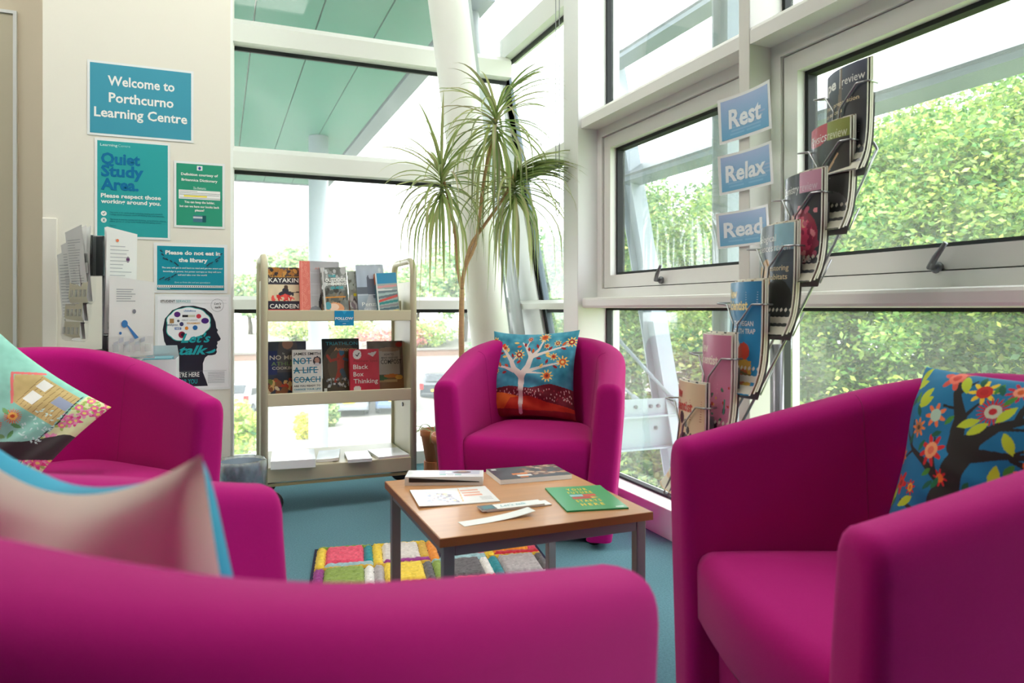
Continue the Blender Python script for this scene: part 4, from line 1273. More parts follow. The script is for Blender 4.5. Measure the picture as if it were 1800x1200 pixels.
# ================================================================== BOOK TROLLEY
TRX, TRY, TRW, TRD = 0.187, 3.457, 0.70, 0.42
tr = empty('book_trolley', (TRX, TRY, 0), label='beige metal book trolley with three shelves in front of the back window', cat='trolley')
for x, nm in ((0.0, 'l'), (TRW, 'r')):
    pth = rounded([(x, 0, 0.11), (x, 0, 1.19), (x, TRD, 1.19), (x, TRD, 0.11)], 0.075, 7)
    MB().tube(pth, 0.0165, 14).done('end_frame', BEIGE, tr, True)
    box('end_panel', (x - 0.004, x + 0.004, 0.018, TRD - 0.018, 0.13, 1.085), BEIGE, tr)
    if x > 0:
        MB().tube([(x - 0.004, 0.2, 0.45), (x - 0.009, 0.2, 0.45)], 0.011, 10).done('bolt', TABLESTEEL, tr)
LIPS = ((0.942, 0.052), (0.556, 0.058), (0.215, 0.068))
for z, h in LIPS:
    zp = z - h if z > 0.3 else z - 0.014
    sh = box('shelf', (0.012, TRW - 0.012, 0.005, TRD - 0.005, zp, zp + 0.012), BEIGE, tr)
    box('front_lip', (0.012, TRW - 0.012, -0.010, 0.004, z - h, z), BEIGE, sh, 0.003)
    box('back_lip', (0.012, TRW - 0.012, TRD - 0.004, TRD + 0.010, z - h, z - 0.02), BEIGE, sh, 0.003)
    if z > 0.3:
        box('back_stop', (0.012, TRW - 0.012, 0.205, 0.213, z - h + 0.012, z - h + 0.10), BEIGE, sh)
box('lower_bar', (0.012, TRW - 0.012, -0.004, 0.016, 0.128, 0.140), mat('brass_edge', (196, 178, 128), 0.4, metal=0.3), tr)
for x in (0.0, TRW):
    for y in (0.0, TRD):
        cs = MB().lathe([(0.012, 0.085), (0.02, 0.09), (0.02, 0.108), (0.012, 0.112)], 12, (x, y, 0))
        cst = cs.done('caster_mount', mat('brass_metal', (176, 146, 86), 0.35, metal=0.7), tr, True)
        MB().box(x - 0.005, x + 0.05, y - 0.021, y - 0.018, 0.045, 0.088).box(x - 0.005, x + 0.05, y + 0.018, y + 0.021, 0.045, 0.088).box(x - 0.005, x + 0.03, y - 0.021, y + 0.021, 0.085, 0.09).done('fork', TABLESTEEL, cst)
        h = MB().lathe([(0.02, -0.014), (0.048, -0.014), (0.052, -0.008), (0.052, 0.008), (0.048, 0.014), (0.02, 0.014)], 20)
        MB().add([(x + 0.032 + p[0], y + p[2], 0.0525 + p[1]) for p in h.v], h.f).done('wheel', BLACKP, cst, True)

def book(label, uL, uR, vT, yf, zb, th, cv, lines=None, lean=12, spine=(120, 120, 120), roll=0.0, yaw=0.0, group='books facing out on the trolley', shapes=None, sp_lines=None, spine_cv=None):
    a, b = onY(uL, vT, yf), onY(uR, vT, yf)
    W = b.x - a.x
    Hh = ((a.z + b.z) / 2 - zb) / math.cos(R(lean))
    mw = Matrix.Translation((a.x, yf - 0.05, zb)) @ Matrix.Rotation(R(yaw), 4, 'Z') @ Matrix.Rotation(R(-lean), 4, 'X') @ Matrix.Rotation(R(roll), 4, 'Y')
    t = empty('book', label=label, cat='book', group=group, mw=mw)
    c = tuple(int(q) for q in spine)
    cm = mat('cover_%d_%d_%d' % c, c, 0.4, coat=0.1)
    MB().box(0, W, 0, 0.0025, 0, Hh).box(0, W, th - 0.0025, th, 0, Hh).box(0, 0.003, 0.0025, th - 0.0025, 0, Hh).done('cover', cm, t)
    box('pages', (0.003, W - 0.003, 0.0025, th - 0.0025, 0.003, Hh - 0.003), PAGES, t)
    ar = cv.H / cv.W
    sf = lambda x, y, o: (x * W / cv.W, -o, y * Hh / cv.H)
    lay('front_print', cv, sf, t, PRINTG)
    if spine_cv is not None:
        lay('spine_print', spine_cv, lambda x, y, o: (-o, th * (1 - x / spine_cv.W), y * Hh / spine_cv.H), t, PRINTG)
    S = lambda x, y, o: (x * W, -o, y * Hh)
    if shapes: polys('front_marks', shapes, S, t, PRINTG, 0.0008)
    if lines:
        # cap heights given relative to the cover height
        lettering([(l[0], l[1] , l[2], l[3]) + tuple(l[4:]) for l in lines], S, t, m=PRINTG)
    return t

ZT, ZM = 0.905, 0.512
WHI, BLA = (244, 244, 240), (20, 20, 22)
# --- top shelf
cv = Canvas(1, 1.3, 56, (58, 52, 66))
cv.rect(0, 1.10, 1, 1.3, (104, 78, 60)).scatter(0, 1.12, 1, 1.3, 40, .06, [(180, 120, 60), (60, 50, 60), (206, 150, 80), (90, 80, 96)], 2)
cv.rect(0, .42, 1, .86, (222, 204, 176)).noise(8, 9)
cv.ell(.52, .60, .22, .09, (54, 54, 72)).ell(.50, .70, .09, .07, (52, 50, 66)).ell(.52, .79, .055, .055, (84, 62, 56)).line([(.4, .62), (.9, .66)], .03, (60, 52, 60))
cv.scatter(.12, .46, .8, .56, 30, .05, [(216, 50, 50), (232, 90, 84), (226, 200, 176)], 6)
cv.rect(0, .22, 1, .42, (50, 46, 64)).rect(0, .12, 1, .21, (196, 44, 48)).rect(0, 0, 1, .12, (72, 66, 60)).scatter(0, 0, 1, .11, 14, .04, [(150, 60, 50), (120, 130, 140), (60, 60, 60)], 4).rect(.02, .02, .08, .12, WHI)
book('book on kayaking and canoeing at the left end of the top trolley shelf', 469.5, 532, 470, 3.675, ZT, 0.02, cv, [('THE PRACTICAL HANDBOOK', .06, .80, .030, (232, 170, 70), 'l', .02, .84), ('KAYAKING', .04, .70, .085, WHI, 'l', .012, .98), ('CANOEING', .06, .185, .085, WHI, 'l', .012, 1.06 - .12)], spine=(60, 54, 70))
cv = Canvas(1, 1.28, 80, (176, 174, 180))
for k in range(4): cv.rect(.26 + k * .2, 0, .275 + k * .2, 1.05, (192, 192, 198))
for k in range(4): cv.rect(.26, .25 + k * .25, 1, .265 + k * .25, (192, 192, 198))
cv.noise(8, 8).rect(0, 0, .26, 1.28, (222, 120, 108))
for k in range(34):
    rg = random.Random(k); cx, cy = rg.uniform(.05, .24), 0.02 + k * .037
    cv.ell(cx, cy, .03, .035, (230, 142, 130)).ell(cx, cy, .016, .02, (222, 120, 108))
cv.rect(.045, 0, .06, 1.28, (236, 160, 148))
cv.poly([(.45, 0), (1, 0), (1, .5), (.84, .62), (.78, .95), (.62, .98), (.56, .7), (.46, .35)], (40, 40, 46)).ell(.68, .98, .1, .12, (30, 28, 32)).ell(.62, .25, .10, .12, (150, 130, 124)).ell(.38, .16, .14, .1, (126, 130, 138))
book('tall grey cookbook with a salmon cloth spine strip on the top trolley shelf', 526, 596, 459, 3.64, ZT, 0.03, cv, [('AT MY TABLE', .38, .85, .038, (226, 140, 120), 'l', .0, .56), ('NIGELLA', .45, .03, .035, WHI, 'l', 0, .35)], spine=(222, 120, 108), lean=11)
cv = Canvas(1, 1.3, 60, (120, 122, 120)).noise(26, 9)
cv.scatter(0, .75, 1, 1.3, 40, .09, [(190, 190, 192), (150, 152, 150), (110, 112, 108), (210, 212, 214)], 3)
cv.scatter(0, .3, 1, .7, 30, .08, [(90, 92, 88), (70, 66, 62), (130, 120, 104)], 8)
cv.rect(.1, .5, .9, .53, (214, 140, 60)).ell(.45, .22, .36, .16, (226, 160, 120)).ell(.42, .26, .2, .09, (240, 206, 186)).ell(.2, .3, .12, .1, (90, 160, 176)).rect(.05, 0, .12, 1.3, (206, 204, 204))
spc = Canvas(.3, 1.3, 8, (120, 104, 84)).noise(20, 6).rect(0, .1, .3, .25, (226, 150, 50))
book('outdoor swimming guide with a grey photo cover on the top trolley shelf', 567, 612, 471, 3.615, ZT, 0.022, cv, [('THE', .28, .80, .05, (60, 176, 190), 'l', .03, .3), ('OUTDOOR', .16, .71, .07, WHI, 'l', .035, .82), ('SWIMMING', .18, .635, .055, WHI, 'l', .03, .78), ('GUIDE', .34, .56, .05, (50, 176, 190), 'l', .03, .5)], spine=(120, 104, 84), lean=10, roll=-3, spine_cv=spc)
cv = Canvas(1, 1.6, 40, (150, 150, 140)).noise(30, 10).scatter(0, .9, 1, 1.6, 30, .1, [(96, 116, 80), (180, 186, 180), (120, 120, 110)], 5).scatter(0, 0, 1, .7, 40, .09, [(90, 76, 80), (196, 186, 186), (140, 120, 130)], 6).rect(.25, .72, .7, .82, (226, 206, 40)).rect(.6, .55, .95, .66, (226, 206, 40))
spc = Canvas(.3, 1.6, 8, (232, 206, 60)).rect(0, 0, .3, .75, (176, 50, 44)).rect(.1, .9, .2, 1.5, (120, 110, 40)).rect(0, .72, .3, .82, (90, 60, 50))
book('slim book with a yellow and red spine on the top trolley shelf', 614, 646, 477, 3.65, ZT, 0.022, cv, spine=(200, 150, 50), lean=11, roll=-3, spine_cv=spc)
cv = Canvas(1, 1.4, 60, (168, 184, 206)).grad(0, .7, 1, 1.4, (176, 192, 214), (188, 198, 214)).grad(0, 0, 1, .7, (120, 130, 146), (176, 190, 206)).noise(10, 7)
cv.rect(0, .62, .45, .80, (104, 112, 124)).poly([(.38, .5), (.36, 1.05), (.42, 1.14), (.46, 1.02), (.6, 1.02), (.66, 1.12), (.7, .5)], (96, 104, 122)).rect(0, .58, 1, .60, (206, 212, 220)).poly([(.4, .58), (.55, .58), (.8, 0), (.1, 0)], (176, 180, 190)).ell(.85, 1.25, .05, .06, (214, 222, 232))
book('blue-grey photo book showing a misty harbour town on the top trolley shelf', 628, 676, 466, 3.622, ZT, 0.026, cv, [('Penzance', .14, .21, .075, WHI, 'l', .0, .95), ('THE BIOGRAPHY', .2, .13, .035, (226, 230, 236), 'l', 0, .7)], spine=(150, 160, 174), lean=10, roll=-2)
cv = Canvas(1, 1.45, 60, (150, 176, 186))
cv.rect(0, 1.1, 1, 1.45, (40, 150, 200)).rect(0, 0, 1, 1.1, (170, 190, 190))
for k, (y, c, sl) in enumerate([(.95, (232, 170, 170), .03), (.86, (230, 236, 236), -.04), (.78, (120, 140, 150), .02), (.70, (180, 206, 206), .03), (.60, (110, 124, 134), .08), (.48, (226, 90, 84), .16), (.40, (50, 150, 150), .08), (.30, (150, 150, 156), .05), (.20, (80, 110, 124), .05), (.10, (236, 206, 50), .04)]):
    cv.poly([(.03, y), (.97, y + sl), (.97, y + sl + .08), (.03, y + .08)], c)
cv.rect(.0, 0, .06, 1.45, (226, 230, 232))
spc = Canvas(.35, 1.45, 8, (60, 130, 140)).rect(0, 1.1, .35, 1.45, (236, 120, 40)).rect(0, 0, .35, .2, (206, 190, 170))
book('blue and orange striped paperback at the right end of the top trolley shelf', 663, 700, 481, 3.59, ZT, 0.03, cv, [('Threadbare', .1, 1.26 / 1.45, .05, WHI, 'l', .01, .6)][:0], spine=(60, 130, 140), lean=9, roll=-4, spine_cv=spc)
# --- middle shelf
cv = Canvas(1, 1.32, 60, (66, 72, 88)).noise(16, 8)
cv.poly([(.3, 1.32), (.75, 1.32), (.85, .6), (.2, .6)], (96, 92, 98)).rect(0, .55, .25, 1.1, (48, 58, 110)).ell(.52, 1.26, .14, .12, (168, 128, 112))
cv.scatter(0, 0, 1, .42, 60, .07, [(206, 70, 50), (226, 180, 120), (150, 90, 60), (120, 130, 70), (230, 210, 180), (90, 40, 70)], 3)
book('dark plant-food cookbook at the left end of the middle trolley shelf', 469.5, 538, 600, 3.675, ZM, 0.022, cv, [('The', .38, .77, .03, WHI, 'l', 0, None, .2), ('NO MEAT', .06, .68, .075, (236, 230, 220), 'l', .012, .85), ('ATHLETE', .10, .575, .065, (130, 160, 110), 'l', .01, .78), ('COOKBOOK', .12, .505, .05, (236, 230, 220), 'l', .01, .78)], spine=(66, 70, 84))
cv = Canvas(1, 1.45, 40, (246, 246, 242)).ell(.84, 1.1, .14, .14, (60, 60, 66)).ell(.84, 1.12, .08, .09, (206, 160, 140)).ell(.84, 1.0, .1, .05, (226, 226, 230))
TL_ = (20, 140, 176)
book('white paperback with blue struck-through title on the middle trolley shelf', 513, 564.5, 614, 3.645, ZM, 0.024, cv, [('JAMES SMITH', .04, .885, .055, BLA, 'l', .012, .92), ('NOT', .04, .705, .125, TL_, 'l', .015, .60), ('A LIFE', .04, .515, .125, TL_, 'l', .015, .80), ('COACH', .04, .325, .115, TL_, 'l', .015, .90), ('ARE YOU READY TO', .04, .235, .036, (40, 40, 44), 'l', .02, .90), ('CHANGE YOUR LIFE?', .04, .165, .036, TL_, 'l', .02, .92)], spine=(240, 240, 236), lean=9,
     shapes=[(rectp(.03, .76, .66, .772), BLA), (rectp(.03, .572, .88, .584), BLA), (rectp(.03, .378, .96, .39), BLA), (rectp(.1, .095, .9, .105), (150, 150, 150)), (rectp(.06, .06, .94, .07), (150, 150, 150))])
cv = Canvas(1, 1.4, 66, (34, 34, 38)).grad(0, 0, 1, 1.0, (90, 80, 60), (30, 30, 36))
cv.ell(.5, .72, .5, .6, (84, 72, 58)).ell(.5, .72, .36, .46, (104, 90, 72))
cv.line([(.5, .98), (.48, .62)], [.2, .16], (190, 74, 56)).line([(.42, .90), (.22, .86), (.14, .98)], .07, (176, 66, 52)).line([(.58, .9), (.78, .84), (.84, .7)], .07, (80, 110, 130)).line([(.46, .6), (.34, .36)], [.13, .07], (176, 70, 54)).line([(.52, .6), (.62, .4)], [.13, .08], (80, 104, 120)).ell(.52, 1.06, .07, .08, (50, 120, 160))
cv.scatter(.1, .22, .9, .42, 50, .03, [(206, 210, 212), (140, 146, 150), (60, 60, 66)], 8).rect(.03, .1, .1, .2, WHI).poly([(.6, .05), (1, .2), (1, .0)], (170, 130, 70))
book('black triathlon anatomy book with a running figure on the middle trolley shelf', 566, 631, 595, 3.67, ZM, 0.022, cv, [('TRIATHLON', .10, .885, .058, (70, 160, 176), 'l', .01, .86), ('Anatomy', .32, .785, .06, (220, 160, 110), 'l', .01, .62)], spine=(30, 30, 34))
cv = Canvas(1, 1.4, 50, (212, 40, 66)).grad(0, 0, 1, 1.4, (196, 34, 60), (226, 60, 84)).noise(14, 5)
cv.ell(.26, 1.24, .15, .14, WHI).poly([(.6, 1.26), (.94, 1.33), (.8, 1.16)], (236, 226, 226)).ell(.24, .2, .13, .11, (240, 226, 222)).rect(.2, .05, .28, .14, (240, 226, 222)).line([(.2, 1.24), (.26, 1.19), (.34, 1.3)], .025, (40, 40, 46))
book('red paperback with a white round badge on the middle trolley shelf', 613, 664.5, 613, 3.63, ZM, 0.034, cv, [('Matthew Syed', .14, .72, .055, (150, 40, 50), 'l', .0, .80), ('Black', .12, .575, .095, WHI, 'l', .008, .50), ('Box', .12, .42, .095, WHI, 'l', .008, .34), ('Thinking', .12, .27, .095, WHI, 'l', .008, .82)], spine=(206, 60, 70), lean=9)
cv = Canvas(1, 1.38, 60, (120, 108, 98)).noise(18, 8)
cv.poly([(.3, .5), (.32, 1.15), (.9, 1.15), (.88, .5)], (196, 190, 184)).ell(.6, 1.15, .3, .06, (176, 150, 130)).rect(0, 0, 1, .42, (150, 104, 66)).rect(.05, .3, .8, .36, (206, 170, 120)).ell(.35, .42, .2, .07, (70, 110, 60)).ell(.65, .46, .22, .05, (226, 130, 50)).ell(.85, .42, .1, .06, (236, 180, 80)).ell(.05, .5, .12, .16, (160, 60, 60)).ell(.88, 1.28, .09, .07, (190, 60, 60)).ell(.12, .26, .12, .08, (190, 184, 180))
book('brown compost gardening book at the right end of the middle trolley shelf', 645, 708, 599, 3.675, ZM, 0.022, cv, [('HOW TO', .46, .72, .04, (70, 70, 74), 'l', .01, .26), ('MAKE AND USE', .38, .66, .035, (70, 70, 74), 'l', .01, .46), ('COMPOST', .36, .56, .085, (40, 40, 46), 'l', .01, .58), ('FOOD WASTE', .3, .04, .03, (226, 214, 196), 'l', .01, .4)][:3], spine=(104, 92, 84), lean=11)
# --- bottom shelf: white books lying flat
for i, (cs, th, lb) in enumerate([([(480, 792), (550, 789), (557, 806), (474, 812)], 0.038, 'thick white book lying at the left of the bottom trolley shelf'), ([(552, 793), (590, 790), (604, 806), (565, 806)], 0.014, 'thin white book with lifted cover lying second on the bottom trolley shelf'), ([(606, 795), (645, 791), (655, 806), (611, 807)], 0.016, 'white book lying third on the bottom trolley shelf'), ([(648, 790), (690, 787), (728, 797), (664, 804)], 0.012, 'wide white book lying at the right of the bottom trolley shelf')]):
    flat_item('flat_book', lb, 'book', cs, th, Canvas(1, 1, 16, (232, 236, 244)).noise(14, 4), z=0.2135, group='white books on the bottom shelf', curl=0.006 if i == 1 else 0)
# --- FOLLOW card taped to the top lip
q0, q1 = onY(588, 546, TRY - 0.012), onY(622, 572, TRY - 0.012)
fc = empty('follow_card', label='small blue card lettered FOLLOW taped to the top trolley shelf', cat='card', mw=frame_mw((q0.x, TRY - 0.0115, q1.z), (1, 0, 0), (0, 0, 1)))
W, H = q1.x - q0.x, q0.z - q1.z
box('card', (0, W, 0, H, -0.001, 0), mat('blue_card', (0, 136, 188), 0.4), fc)
S = lambda x, y, o: (x * W, y * H, o)
lettering([('FOLLOW', .5, .40, .17, WHI, 'c', .03, .92), ('us on twitter', .5, .30, .05, (150, 206, 230), 'c', 0, .5)][:1], S, fc)
polys('emblem', [([(.40, .95), (.5, .75), (.62, .92), (.6, 1.0), (.42, 1.0)], (40, 164, 210)), (rectp(.25, .29, .75, .32), (120, 190, 220)), (rectp(.42, .12, .58, .15), WHI)], S, fc)

# ================================================================== POSTERS ON THE LEFT WALL
def wall_sheet(name, label, l, t_, r_, b_, bgc, border=0.0, cat='poster', y=PY - 0.0027, laminate=0.010):
    a, b = onY(l, t_, y), onY(r_, b_, y)
    al, br = onY(l, b_, y), onY(r_, t_, y)
    z0, z1 = (al.z + b.z) / 2, (a.z + br.z) / 2
    W, H = b.x - a.x, z1 - z0
    t = empty(name, label=label, cat=cat, mw=frame_mw((a.x, y, z0), (1, 0, 0), (0, 0, 1)))
    S = lambda x, yy, o: (x * W, yy * H, o)
    box('laminate', (-laminate, W + laminate, -laminate, H + laminate, -0.001, 0), LAMI, t)
    polys('paper', [(rectp(0, 0, 1, 1), WHI), (rectp(border, border * W / H, 1 - border, 1 - border * W / H), bgc)], S, t, PRINT, 0.0003)
    return t, S, W, H
def L_(body, x, y, h, col, al='l', bold=0.0, wd=None, sh=0.0): return (body, x, y, h, col, al, bold, wd, sh)

t, S, W, H = wall_sheet('welcome_sign', 'teal sign welcoming visitors to the learning centre', 158, 119, 336, 240, (64, 154, 178))
lettering([L_('Welcome to', .5, .70, .135, WHI, 'c', .022, .66), L_('Porthcurno', .5, .46, .135, WHI, 'c', .022, .64), L_('Learning Centre', .5, .24, .135, WHI, 'c', .022, .92)], S, t)
t, S, W, H = wall_sheet('quiet_poster', 'turquoise quiet study area poster below the welcome sign', 171, 251, 295, 416, (44, 164, 166))
BL = (0, 112, 162); DT = (20, 110, 122)
lettering([L_('Learning', .04, .945, .026, (206, 236, 236), 'l', .02, .24), L_('Centre', .29, .945, .026, (170, 220, 222), 'l', 0, .17), L_('Quiet', .05, .76, .115, BL, 'l', .035, .55), L_('Study', .05, .63, .115, BL, 'l', .035, .60), L_('Area.', .05, .49, .115, BL, 'l', .035, .53),
           L_('Please respect those', .05, .405, .042, WHI, 'l', .03, .85), L_('working around you.', .05, .345, .042, WHI, 'l', .03, .85),
           L_('This area is for quiet study including reading and research,', .17, .245, .014, DT, 'l', .01, .76), L_('College based computer work and finding help and resources.', .17, .222, .014, DT, 'l', .01, .78),
           L_('This area is not for eating and drinking, using phones, playing', .17, .172, .014, DT, 'l', .01, .80), L_('online games or using social media and disrupting others.', .17, .150, .014, DT, 'l', .01, .74), L_('Thank you.', .17, .105, .014, DT, 'l', .01)], S, t)
cc = [(ellp(.09, .235, .04, .04 * W / H), WHI), (ellp(.09, .165, .04, .04 * W / H), WHI)]
cc += [([(.07, .235), (.085, .222), (.112, .245), (.106, .25), (.085, .232), (.075, .24)], DT), ([(.073, .152), (.08, .149), (.108, .178), (.101, .181)], DT), ([(.101, .149), (.108, .152), (.08, .181), (.073, .178)], DT)]
polys('icons', cc, S, t)
t, S, W, H = wall_sheet('definition_poster', 'green dictionary definition poster right of the quiet poster', 310, 289, 391, 397, (44, 152, 122))
lettering([L_('Definition courtesy of', .5, .81, .040, WHI, 'c', .025, .80), L_('Britannica Dictionary', .5, .72, .040, WHI, 'c', .025, .78), L_('To Return:', .5, .60, .030, (206, 236, 226), 'c', .02, .28), L_('You can keep the ladder,', .5, .365, .036, WHI, 'c', .025, .66), L_('but can we have our books back', .5, .295, .036, WHI, 'c', .02, .86), L_('please?', .5, .235, .036, WHI, 'c', .025, .2)], S, t)
sh = [(rectp(.36, .593, .64, .598), (206, 236, 226)), (rectp(.44, .90, .56, .975), (236, 236, 240)), (ellp(.5, .935, .03, .025), (60, 70, 150)), (rectp(.05, .43, .95, .575), (242, 242, 240)), (rectp(.16, .465, .66, .49), (246, 226, 70))]
sh += [(rectp(.07, .55 - .026 * k, (.4, .9, .88, .0, .9)[k] + .05, .557 - .026 * k), (150, 150, 150)) for k in (0, 1, 2, 4)]
polys('crest', sh[1:3], S, t)
polys('quote_panel', [sh[0]] + sh[3:], S, t)
polys('logo', [(rectp(.36, .06, .56, .17), (70, 120, 140)), (rectp(.36, .12, .56, .15), (196, 206, 210)), (rectp(.56, .06, .64, .17), (20, 90, 96))], S, t)
t, S, W, H = wall_sheet('no_eating_sign', 'teal no eating notice with ants above the head poster', 274.5, 432, 395.5, 511, (10, 146, 166), 0.012)
lettering([L_('Please do not eat in', .53, .80, .085, WHI, 'c', .035, .80), L_('the library', .53, .64, .085, WHI, 'c', .035, .42), L_('The ants will get in and learn to read and get too smart and', .52, .49, .034, WHI, 'c', .012, .88), L_('knowledge is power, but power corrupts so they will turn', .52, .41, .034, WHI, 'c', .012, .84), L_('evil and take over the world', .52, .335, .034, WHI, 'c', .012, .42), L_('Save us from the evil ant apocalypse', .52, .17, .034, (206, 236, 240), 'c', 0, .52, .2)], S, t)
sh = []
for k, (x, y) in enumerate([(.06, .88), (.08, .80), (.10, .72), (.14, .70), (.20, .66), (.26, .62), (.29, .58), (.93, .82), (.90, .74), (.86, .70), (.87, .66), (.79, .62), (.76, .60), (.73, .56), (.26, .34), (.22, .30), (.17, .27), (.09, .27), (.05, .24), (.13, .24), (.17, .23)]):
    for j in range(3):
        sh.append((ellp(x + .012 * j, y - .012 * j * (1 if k < 7 else -1), .009, .011, 8), (40, 40, 60)))
    for j in (0, 1): sh.append((rectp(x + .004 + .014 * j, y - .03, x + .007 + .014 * j, y + .03), (50, 50, 66)))
sh += [(rectp(.02, .07, .98, .12), WHI)] + [(ellp(.04 + .03 * k, .095, .009, .012, 6), (40, 44, 60)) for k in range(32)] + [(rectp(.03, .045, .2, .055), (190, 230, 236))]
polys('ants', sh, S, t)
t, S, W, H = wall_sheet('talk_poster', 'white student services poster with a black head in profile', 277, 521, 402, 682, (244, 243, 246))
INK = (26, 28, 44)
head = [(.29, .02), (.30, .18), (.27, .30), (.16, .40), (.09, .52), (.07, .64), (.10, .76), (.20, .85), (.34, .895), (.50, .90), (.66, .87), (.76, .81), (.81, .72), (.82, .655), (.845, .63), (.83, .61), (.86, .57), (.885, .535), (.87, .515), (.835, .505), (.84, .48), (.825, .46), (.835, .44), (.82, .415), (.83, .39), (.81, .365), (.76, .355), (.70, .355), (.66, .33), (.63, .27), (.63, .17), (.67, .09), (.70, .02)]
brain = []
for k in range(72):
    an = 2 * math.pi * k / 72
    rr = 1 + .05 * abs(math.sin(an * 5))
    brain.append((.43 + .305 * rr * math.cos(an), .715 + .165 * rr * math.sin(an) - .06 * max(0, -math.cos(an - .4)) * (1 if math.sin(an) < 0 else 0)))
brain2 = [(.43 + (x - .43) * .965, .715 + (y - .715) * .965) for x, y in brain]
sh = [(head, INK), (brain, (60, 190, 180)), (brain2, (246, 246, 248)), (ellp(.835, .905, .092, .07, 28), (90, 90, 100)), (ellp(.835, .905, .089, .0675, 28), (244, 243, 246))]
sh += [(rectp(.34, .775, .52, .80), (40, 40, 46)), (rectp(.42, .775, .52, .80), (214, 210, 190)), (ellp(.27, .805, .045, .03, 14), (90, 30, 120)), (ellp(.57, .785, .035, .025, 12), (214, 60, 80)), (ellp(.66, .735, .055, .032, 14), (70, 30, 120)), (rectp(.165, .71, .225, .76), (176, 130, 80)), (ellp(.285, .735, .018, .014, 10), (90, 96, 110)), (ellp(.33, .70, .03, .024, 8), (60, 60, 110)), (rectp(.235, .64, .325, .665), (0, 94, 184)), (ellp(.40, .655, .028, .022, 5), (236, 140, 40)), (ellp(.52, .66, .035, .026, 12), (40, 110, 180)), (ellp(.335, .585, .048, .036, 16), (150, 20, 60)), (ellp(.35, .585, .03, .022, 12), (30, 20, 40))]
sh += [(rectp(.05, .962, .97, .964), (170, 170, 176)), (rectp(.05, .925, .97, .927), (170, 170, 176)), (rectp(.30, .185, .97, .187), (150, 150, 156))]
sh += [(rectp(.70, .165 - .016 * k, .94, .169 - .016 * k), (150, 150, 158)) for k in range(8)]
polys('artwork', sh, S, t)
TQ = (20, 166, 174)
lettering([L_('STUDENT', .04, .935, .026, BLA, 'l', .012, .20), L_('SERVICES', .255, .935, .026, (60, 170, 170), 'l', 0, .20), L_('childline', .36, .835, .020, (40, 120, 180), 'l', .01, .17), L_('FIRST LIGHT', .335, .735, .014, (90, 90, 100), 'l', 0, .22), L_('YOUNGMINDS', .40, .70, .018, (226, 160, 40), 'l', .02, .19), L_('withyou', .125, .685, .022, (40, 50, 90), 'l', .01, .15, .2), L_('NHS', .245, .644, .018, WHI, 'l', .03, .07, .2),
           L_("Let's", .32, .50, .095, TQ, 'l', .025, .42, .35), L_('talk', .30, .37, .095, TQ, 'l', .03, .40, .35), L_("Let's", .79, .912, .024, INK, 'l', .008, .10, .3), L_('talk', .80, .872, .024, INK, 'l', .008, .09, .3), L_("WE'RE HERE", .22, .125, .05, WHI, 'l', .01, .36), L_('FOR YOU', .29, .05, .05, TQ, 'l', .01, .26)], S, t, o=0.0024)
polys('flourish', [([(.66, .385), (.72, .375), (.78, .385), (.815, .41), (.80, .425), (.75, .405), (.70, .395)], TQ)], S, t, None, 0.0024)

# ================================================================== WORD SIGNS ON THE MULLION
def word_sign(word, l, tl, bl_, r_, tr_, br_, label):
    x = 1.650
    a, b = onX(l, (tl + bl_) / 2, x), onX(r_, (tr_ + br_) / 2, x)
    z1 = (onX(l, tl, x).z + onX(r_, tr_, x).z) / 2; z0 = (onX(l, bl_, x).z + onX(r_, br_, x).z) / 2
    W, H = a.y - b.y, z1 - z0
    t = empty('word_sign', label=label, cat='sign', group='blue word signs', mw=frame_mw((x, a.y, z0), (0, -1, 0), (0, 0, 1)))
    def sf(xx, yy, o):
        return (xx * W, yy * H, o + 0.010 * (2 * xx - 1) ** 2 * (0.5 + yy))
    N = 14
    pts = [[sf(i / N, j / 6, 0) for i in range(N + 1)] for j in range(7)]
    gridmesh('laminate', pts, None, LAMI, t)
    cv = Canvas(1, H / W, 40, (150, 190, 222)).grad(0, 0, 1, H / W, (104, 172, 212), (172, 192, 230))
    for k in range(5): cv.line([(0, .05 + .05 * k), (.5, .07 + .05 * k), (1, .05 + .052 * k)], .012, (130 + 8 * k, 188, 222))
    m_ = 0.05
    lay('print', cv, lambda xx, yy, o: sf(m_ + xx * (1 - 2 * m_), m_ * 1.3 + yy / (H / W) * (1 - 2.6 * m_), o), t, PRINT)
    lettering([L_(word, .5, .30, .40, (236, 242, 248), 'c', .03, .62 if word == 'Rest' else .74)], sf, t)
word_sign('Rest', 1267, 175, 258, 1359, 143, 223, 'blue sign reading Rest at the top of the mullion')
word_sign('Relax', 1267, 277, 342, 1362, 246, 325, 'blue sign reading Relax in the middle of the mullion')
word_sign('Read', 1264, 377, 444, 1356, 358, 420, 'blue sign reading Read lowest on the mullion')

# ================================================================== MAGAZINE RACK (behind the right armchair)
RKD = 1.95
MW_, MH_ = 0.178, 0.285
PH0, PHK = R(-15), R(48) / MW_
def mag_surf(extra=0.0):
    def sf(x, y, o):
        ph = PH0 + PHK * x
        lx = (math.cos(PH0) - math.cos(ph)) / PHK
        dy = -(math.sin(ph) - math.sin(PH0)) / PHK
        bow = 0.045 * (1 - max(0, y) / MH_) ** 6 - 0.006 * (y / MH_)
        oo = o + bow
        return (lx - math.cos(ph) * oo, dy - math.sin(ph) * oo, y)
    return sf
SF = mag_surf()
tls = [(1455, 140), (1427, 234), (1381, 318), (1337, 404), (1285, 499), (1236, 587), (1194, 666)]
pocket = []
for u, v in tls:
    p = P(u, v, RKD)
    # photo corner is the silhouette of the bowed cover's top-left
    q = SF(0, MH_, 0)
    off = LD(q[0], q[1])
    pocket.append(Vector((p.x - off.x, p.y - off.y, p.z - MH_)))
pp = P(1366, 605, 2.02)
